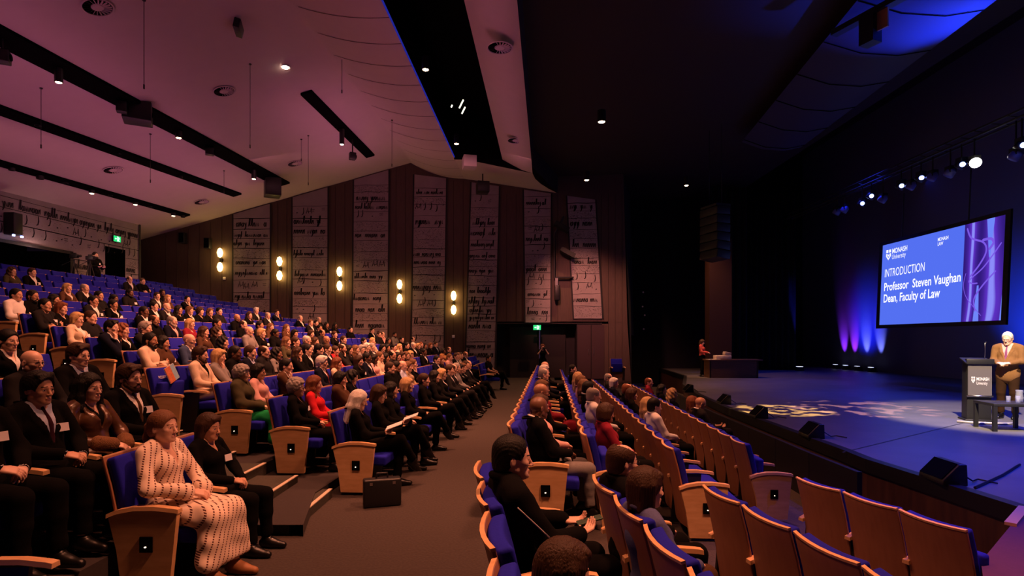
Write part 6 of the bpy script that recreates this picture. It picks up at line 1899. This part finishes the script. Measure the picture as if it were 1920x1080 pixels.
# lamps in the black slot and the dark ceiling
for i, (px, py, d, lab, r) in enumerate(((798, 131, 15.0, 'nearer lit spotlight in the black ceiling slot', .10), (856, 270, 20.7, 'farther lit spotlight in the black ceiling slot', .10), (1128, 229, 17.3, 'nearest warm downlight in the dark stage ceiling', .13), (1100, 338, 23.4, 'warm downlight in the dark ceiling above the doors', .12), (1287, 348, 24.2, 'warm downlight in the dark ceiling nearest the stage', .11))):
    p = at_d(px, py, d); can('slot_spotlight' if i < 2 else 'ceiling_downlight', p.z + .35, p, r, True, lab, 'ceiling spotlight', None); LAMPS.append((p.x, p.y, p.z - .05))
for i, (px, py, l) in enumerate(((668, 195, .2),)): pass
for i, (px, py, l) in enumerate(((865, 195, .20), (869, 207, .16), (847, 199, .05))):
    p = at_d(px, py, 17.2); m = MB(); m.box((-.02, -.02, -l * .7), (.02, .02, l * .7), (0, .45, .2)); tag(m.build('glint_strip', emat('glint', (1, .95, .75), 2.2), loc=p), ('longest bright lamp glint inside the black slot', 'second bright lamp glint inside the black slot', 'smallest bright lamp glint inside the black slot')[i], 'lamp', 'glowing strips drawn as glints in the black slot')  # each glint is painted as a small self-glowing strip
for px, py, l in ((880, 305, 'pale speaker box at the wall end of the black slot'), (905, 352, 'black speaker box below the ceiling flare')):   # hung clear of the ceiling
    p = at_d(px, py, 22.0 if 'pale' in l else 24.0); t_ = thing('slot_speaker', l, 'speaker', p, .2); m = MB(); m.box((-.25, -.3, -.22), (.25, .3, .22)); m.build('cabinet', M_ceil if 'pale' in l else M_blk2, t_, bevel=.02); m = MB(); m.tube([(0, 0, .2), (0, 0, 8.75 - p.z if 'black' in l else 9.8 - p.z)], .03, 6); m.build('bracket', M_blk2, t_)

# ------------------------------------------------------------------ side-wall fittings
M_glow = emat('sconce_glow', (1.0, .62, .16), 16)
for i, (px, py) in enumerate(((415, 488), (526, 504), (638, 523), (750, 547), (851, 568))):
    x, z = PX(px), EYE + (HY - py) / 41.27
    t_ = thing('wall_sconce', 'glowing twin-lobed wall light on brown wood, %s from the back of the hall' % ordn(i + 1), 'wall light', (x, 25.98, z), 0, 'wall lights along the side wall')
    m = MB(); m.box((-.05, -.10, -.09), (.05, 0, .09)); m.build('bracket', M_blk2, t_)
    for s in (1, -1):
        m = MB(); m.lathe([(0, -.22), (.08, -.17), (.125, 0), (.08, .17), (0, .22)], 14, (0, -.15, s * .32)); m.build('glow_lobe', M_glow, t_, smooth=True)  # glowing lobe stands in for light the fixture throws on the wall
        light('POINT', 'sconce_light', (x, 25.70, z + s * .32), 5.5, (1, .55, .15), shadow_soft_size=.10)
M_exg = emat('exit_green', (.02, .62, .16), 1.3); M_exw = emat('exit_white', (.75, 1, .85), 1.6)
def exit_sign(M, label, s=1.0):
    t_ = thing('exit_sign', label, 'sign'); t_.matrix_basis = M
    m = MB(); m.box((-.26 * s, -.0, -.17 * s), (.26 * s, .06, .17 * s)); m.build('housing', M_blk2, t_)
    m = MB(); m.box((-.24 * s, -.012, -.15 * s), (.24 * s, 0, .15 * s)); m.build('panel', M_exg, t_)
    m = MB()
    def pl(pts): m.add([(a * s, -.016, b_ * s) for a, b_ in pts], [tuple(range(len(pts)))])
    pl([(-.02, -.13), (.04, -.13), (.04, .13), (-.02, .13)])
    pl([(.07, .07), (.11, .07), (.11, .11), (.07, .11)]); pl([(.06, -.03), (.12, -.01), (.13, .06), (.07, .06)]); pl([(.12, .03), (.17, .0), (.18, .02), (.13, .06)]); pl([(.06, -.02), (.08, -.03), (.16, -.12), (.12, -.13)]); pl([(.08, -.03), (.06, -.0), (.05, -.12), (.09, -.12)])
    pl([(-.18, .0), (-.11, .06), (-.11, .02), (-.05, .02), (-.05, -.02), (-.11, -.02), (-.11, -.06)])
    m.build('running_figure', M_exw, t_)
exit_sign(Matrix.Translation((PX(1007), 25.9, EYE + (HY - 614) / 41.27)), 'green exit sign above the dark double doors', .72)
p = bw_pt(214, 448); exit_sign(Matrix.Translation((p.x + .12, p.y, p.z)) @ Euler((0, 0, PI / 2 - .075)).to_matrix().to_4x4(), 'green exit sign above the door in the back wall', .75)
light('POINT', 'exit_light', (PX(1007), 25.5, 2.2), 1.2, (.1, 1, .35), shadow_soft_size=.1)
M_door = mat('door_dark', (.020, .014, .014), .5)
for n_, (x0, x1) in enumerate(((-.1, 1.18), (1.24, 2.5))):
    m = MB(); m.box((x0, 26.70, 0), (x1, 26.76, 2.38)); o = struct(m.build('door_%d' % (n_ + 1), M_door))
    if n_ == 0:
        m = MB(); m.tube([(1.27, 26.35, .05), (1.27, 26.35, 2.35)], .028, 8); m.build('door_handle', M_steel, o)
for n_, (x0, x1) in enumerate(((2.98, 3.58), (3.62, 4.2))):
    m = MB(); m.box((x0, 25.97, 0), (x1, 26.02, 2.45)); o = struct(m.build('door_%d' % (n_ + 3), mat('cupboard_door', (.055, .028, .032), .5)))
    xx = x1 - .10 if n_ == 0 else x0 + .10
    m = MB(); m.tube([(xx, 25.92, 1.10), (xx, 25.92, 1.36)], .012, 6); m.build('door_handle', M_steel, o)
p = bw_pt(216, 480); m = MB(); m.box((p.x - .9, dB + .05, 3.2), (p.x - .86, dC - .05, 5.3)); struct(m.build('door_5', M_door))
# dark speakers, bracket and switch plates on the side wall
for px, py, l in ((345, 447, 'black wall speaker nearest the dark corner passage'), (392, 457, 'black wall speaker left of the first wall light')):
    t_ = thing('wall_speaker', l, 'speaker', (PX(px), 25.85, EYE + (HY - py) / 41.27)); m = MB(); m.box((-.13, -.14, -.24), (.13, .13, .24)); m.build('cabinet', M_blk2, t_, bevel=.015); m = MB(); m.box((-.11, -.15, -.21), (.11, -.14, .21)); m.build('grille', M_blk, t_)
for px, py, l in ((420, 522, 'small white wall plate below the first wall light'), (850, 631, 'small white wall plate below the last wall light')):
    m = MB(); m.box((-.06, -.02, -.07), (.06, .012, .07)); tag(m.build('wall_plate', M_white, loc=(PX(px), 25.985, EYE + (HY - py) / 41.27), bevel=.008), l, 'switch')
t_ = thing('column_speaker', 'slim black column speaker on a bracket between printed panels', 'speaker', (PX(1044), 25.75, 3.95))
m = MB(); m.box((-.12, -.12, -.40), (.12, .12, .28)); m.build('cabinet', M_blk2, t_, bevel=.03); m = MB(); m.box((-.09, -.06, .28), (.03, .06, .60)); m.build('clamp', M_steel, t_)
m = MB(); m.tube([(-.10, .1, .6), (-.12, .1, 2.6), (.3, .1, 3.4)], .05, 6); m.build('mast', M_blk2, t_); m = MB(); m.box((-.1, -.03, .62), (.75, .18, .67)); m.build('bracket_arm', M_blk2, t_)
for px, py in ((1052, 428), (1063, 476)):
    m = MB(); m.box((-.35, -.25, -.10), (.35, .2, .10), (0, .5, .0)); o = m.build('lamp_housing', M_blk2, t_); o.location = (PX(px) - PX(1044), -.1, EYE + (HY - py) / 41.27 - 3.95)
# briefcase by the first middle-block seat, leaflets in hands
p = at_z(714, 951, 0); bc = thing('briefcase', 'black briefcase standing on the aisle carpet by the first seat', 'bag', (p.x, p.y + .06, 0), -1.25)
m = MB(); m.box((-.07, -.20, 0), (.07, .20, .30)); m.build('case', M_blk2, bc, bevel=.02); m = MB(); m.tube([(0, -.06, .30), (0, -.055, .35), (0, .055, .35), (0, .06, .30)], .011, 6); m.build('handle', M_blk2, bc)
for y in (-.12, .12):
    m = MB(); m.box((.065, y - .015, .24), (.074, y + .015, .27)); m.build('clasp', M_steel, bc)
def leaflet(p, label, size=(.10, .15), col=None):
    x, d = rowX(1 if p in ROWP[1] else 2, p['d']), p['d']; k = 1 if p in ROWP[1] else 2; rz, _ = facing(x, d)
    f = Vector((math.cos(rz), math.sin(rz), 0)); q = Vector((x, d, FL[k - 1])) + f * .36 + Vector((0, 0, .755))
    m = MB(); m.box((-size[0], -size[1], -.003), (size[0], size[1], .003), (0, -.35, 0)); o = m.build('leaflet', col or MATS['paper_white'], loc=q); o.rotation_euler = (0, 0, rz); tag(o, label, 'leaflet')
mat('paper_white', (.75, .74, .74), .6)
for k in (1, 2):
    for p in ROWP[k]:
        if p['hands'] == 'read' and p['d'] < 12: leaflet(p, 'white leaflet held by the ' + p['look'].split(' reading')[0].split(' holding')[0])
# strings of glinting hardware in the dark wing
for i, (px, py) in enumerate(((1206, 548), (1205, 575), (1209, 591), (1207, 617))):
    p = at_d(px, py, 25.8); m = MB(); m.lathe([(0, -.04), (.035, -.02), (.035, .02), (0, .04)], 10); tag(m.build('hanging_hook', M_steel, loc=p), '%s small steel rigging hook in the dark wing, from the top' % ordn(i + 1), 'hook', 'steel rigging in the dark wing')

# ------------------------------------------------------------------ lights
WARM = (1.0, .33, .17); PINK = (1.0, .30, .42); BLUE = (.03, .05, 1.0)
G = 1.0
# front-of-house lamps in the black slot, lighting the raised rows
for d, tx, td, e in ((4, -3.2, 4, 1200), (8, -4.5, 9, 3200), (12, -5.5, 13, 4800), (16, -7, 17, 5400), (20, -7, 21, 5000)):
    light('SPOT', 'slot_lamp', (edgeE(d) + .8, d, 8.75), e * G, WARM, (tx, td, 1), spot_size=1.5, spot_blend=.9, shadow_soft_size=.35)
for i, (x, d, z) in enumerate(LAMPS):
    light('SPOT', 'lamp_light', (x, d, z - .06), (170 if i < len(LAMPS) - 3 else 800) * G, (1, .42, .20), (x + .01, d, 0), spot_size=1.7, spot_blend=.7, shadow_soft_size=.10)
# stage-side downlights on the blocks below them
for x, d, e in ((2.6, 3.5, 3600), (2.7, 9, 2800), (2.7, 13.5, 2400)):
    light('SPOT', 'downlight', (x + .6, d, 8.6), e * G, WARM, (x - 2.0, d, 0), spot_size=1.05, spot_blend=.8, shadow_soft_size=.3)
for d, e in ((3, 850), (7.5, 1000), (12, 1200), (17, 1100)):
    light('SPOT', 'slot_lamp', (edgeE(d) + .6, d, 8.7), e * G, WARM, (2.2, d, 0), spot_size=1.0, spot_blend=.9, shadow_soft_size=.3)
# fill lights added in mid-air to tint the ceiling, no fixtures there
for nm, e in (('A', 50), ('B', 29), ('C', 19), ('D', 24)):
    a, s_, hw, d0, d1 = TRK[nm]; dm = (max(d0, 4) + d1) / 2; x = a + s_ * dm
    o = light('AREA', 'ceiling_fill', (x, dm, zceil(x) - 2.6), e * G, (.85, .22, .42), (x, dm, 20), shape='RECTANGLE', size=.8, size_y=d1 - max(d0, 4), spread=2.4)
    o.rotation_euler = (PI, 0, math.atan(s_))
o = light('AREA', 'ridge_fill', (-3.0, 14, 6.6), 26 * G, (.85, .22, .34), (-3.6, 14, 9.5), shape='RECTANGLE', size=.6, size_y=18); o.rotation_euler = (PI, .15, -.04)  # added fill below the ridge, nothing hangs there
o = light('AREA', 'strip_fill', (-.35, 14, 6.8), 6 * G, (.80, .22, .40), (.1, 14, 8.7), shape='RECTANGLE', size=.3, size_y=17, spread=1.0); o.rotation_euler = (PI, 0, -.06)  # added fill below the ceiling strip, nothing hangs there
# side wall wash
light('AREA', 'wall_wash', (-6, 21, 8.4), 30 * G, (1, .30, .36), (-6, 26, 3.5), shape='RECTANGLE', size=14, size_y=.5)
light('SPOT', 'wall_spot', (.5, 18, 8.2), 3000 * G, (1, .30, .26), (3.4, 26, 3), spot_size=.62, spot_blend=.9, shadow_soft_size=.3)
light('AREA', 'back_wall_wash', (-12, 17, 6.4), 26 * G, (1, .32, .40), (-16.2, 18, 5), shape='RECTANGLE', size=10, size_y=.5)
# stage
light('SPOT', 'lectern_spot', (5.2, 5.2, 8.8), 16000 * G, (1, .74, .50), (9.35, 10.9, 1.0), spot_size=.42, spot_blend=.5, shadow_soft_size=.12)
def gobo(name, loc, tgt, e, col, size, scale, thr):
    o = light('SPOT', name, loc, e, col, tgt, spot_size=size, spot_blend=.3, shadow_soft_size=.02)
    l = o.data; l.use_nodes = True; nt = l.node_tree; em = nt.nodes['Emission']
    tc = nt.nodes.new('ShaderNodeTexCoord'); nz = nt.nodes.new('ShaderNodeTexNoise'); nz.inputs['Scale'].default_value = scale; nz.inputs['Detail'].default_value = 2
    mr = nt.nodes.new('ShaderNodeMapRange'); mr.inputs['From Min'].default_value = thr; mr.inputs['From Max'].default_value = thr + .05; mr.inputs['To Min'].default_value = 0
    nt.links.new(tc.outputs['Normal'], nz.inputs['Vector']); nt.links.new(nz.outputs['Fac'], mr.inputs['Value']); nt.links.new(mr.outputs['Result'], em.inputs['Strength'])
gobo('pattern_spot', (3.5, 11.0, 8.9), (5.95, 12.7, STZ), 26000 * G, (1, .52, .13), .24, 26, .50)
gobo('pattern_spot', (4.5, 9.0, 8.9), (7.9, 13.0, STZ), 15000 * G, (1, .42, .34), .32, 24, .53)
for x, d, e in ((8.5, 7.5, 5200), (9.5, 13.5, 3300), (11, 19, 2200), (12.5, 25, 1200), (6.8, 5, 4200)):
    light('SPOT', 'blue_wash', (x + .8, d + .6, 8.9), e * G, BLUE, (x, d, 0), spot_size=1.15, spot_blend=1, shadow_soft_size=.2)
for (x, d), c, e in zip(UPL, ((.30, .03, 1), (.38, .03, 1), (.22, .26, 1), (.22, .26, 1)), (750, 750, 600, 600)):
    light('SPOT', 'uplight_beam', (x, d, STZ + .3), e * G, c, (17.85, d + .1, 2.0), spot_size=.62, spot_blend=1, shadow_soft_size=.05)
light('AREA', 'cyc_wash', (16.6, 24, 8.6), 6 * G, (.02, .06, 1), (17.8, 21, 3.5), shape='RECTANGLE', size=14, size_y=.3)
light('SPOT', 'cyc_spot', (14.8, 18.2, STZ + .3), 1900 * G, (.01, .06, 1), (17.8, 19.3, 2.6), spot_size=.95, spot_blend=1, shadow_soft_size=.2)
light('SPOT', 'cyc_spot', (14.9, 28.6, STZ + .3), 1700 * G, (.01, .02, 1), (17.8, 28.6, 2.6), spot_size=.95, spot_blend=1, shadow_soft_size=.2)
light('SPOT', 'curtain_beam', (14.55, 28.9, STZ + .25), 900 * G, (.04, .05, 1), (14.52, 29.4, 4.5), spot_size=.22, spot_blend=1, shadow_soft_size=.05)
light('SPOT', 'reflector_beam', (12.0, 12.6, 6.6), 5000 * G, (.02, .05, 1), (9.4, 12.6, 8.8), spot_size=.8, spot_blend=1, shadow_soft_size=.1)
light('SPOT', 'desk_spot', (7.6, 22.8, 4.6), 500 * G, (1, .4, .2), (8.2, 23.9, 1.2), spot_size=.6, spot_blend=.8, shadow_soft_size=.1)  # spot aimed down at the woman and the desk

q = bw_pt(75, 470); light('POINT', 'control_room_fill', (q.x + .25, q.y - .4, 4.75), 14, (1, .55, .45), shadow_soft_size=.06)  # fill light added to brighten the bar over the mixing desk
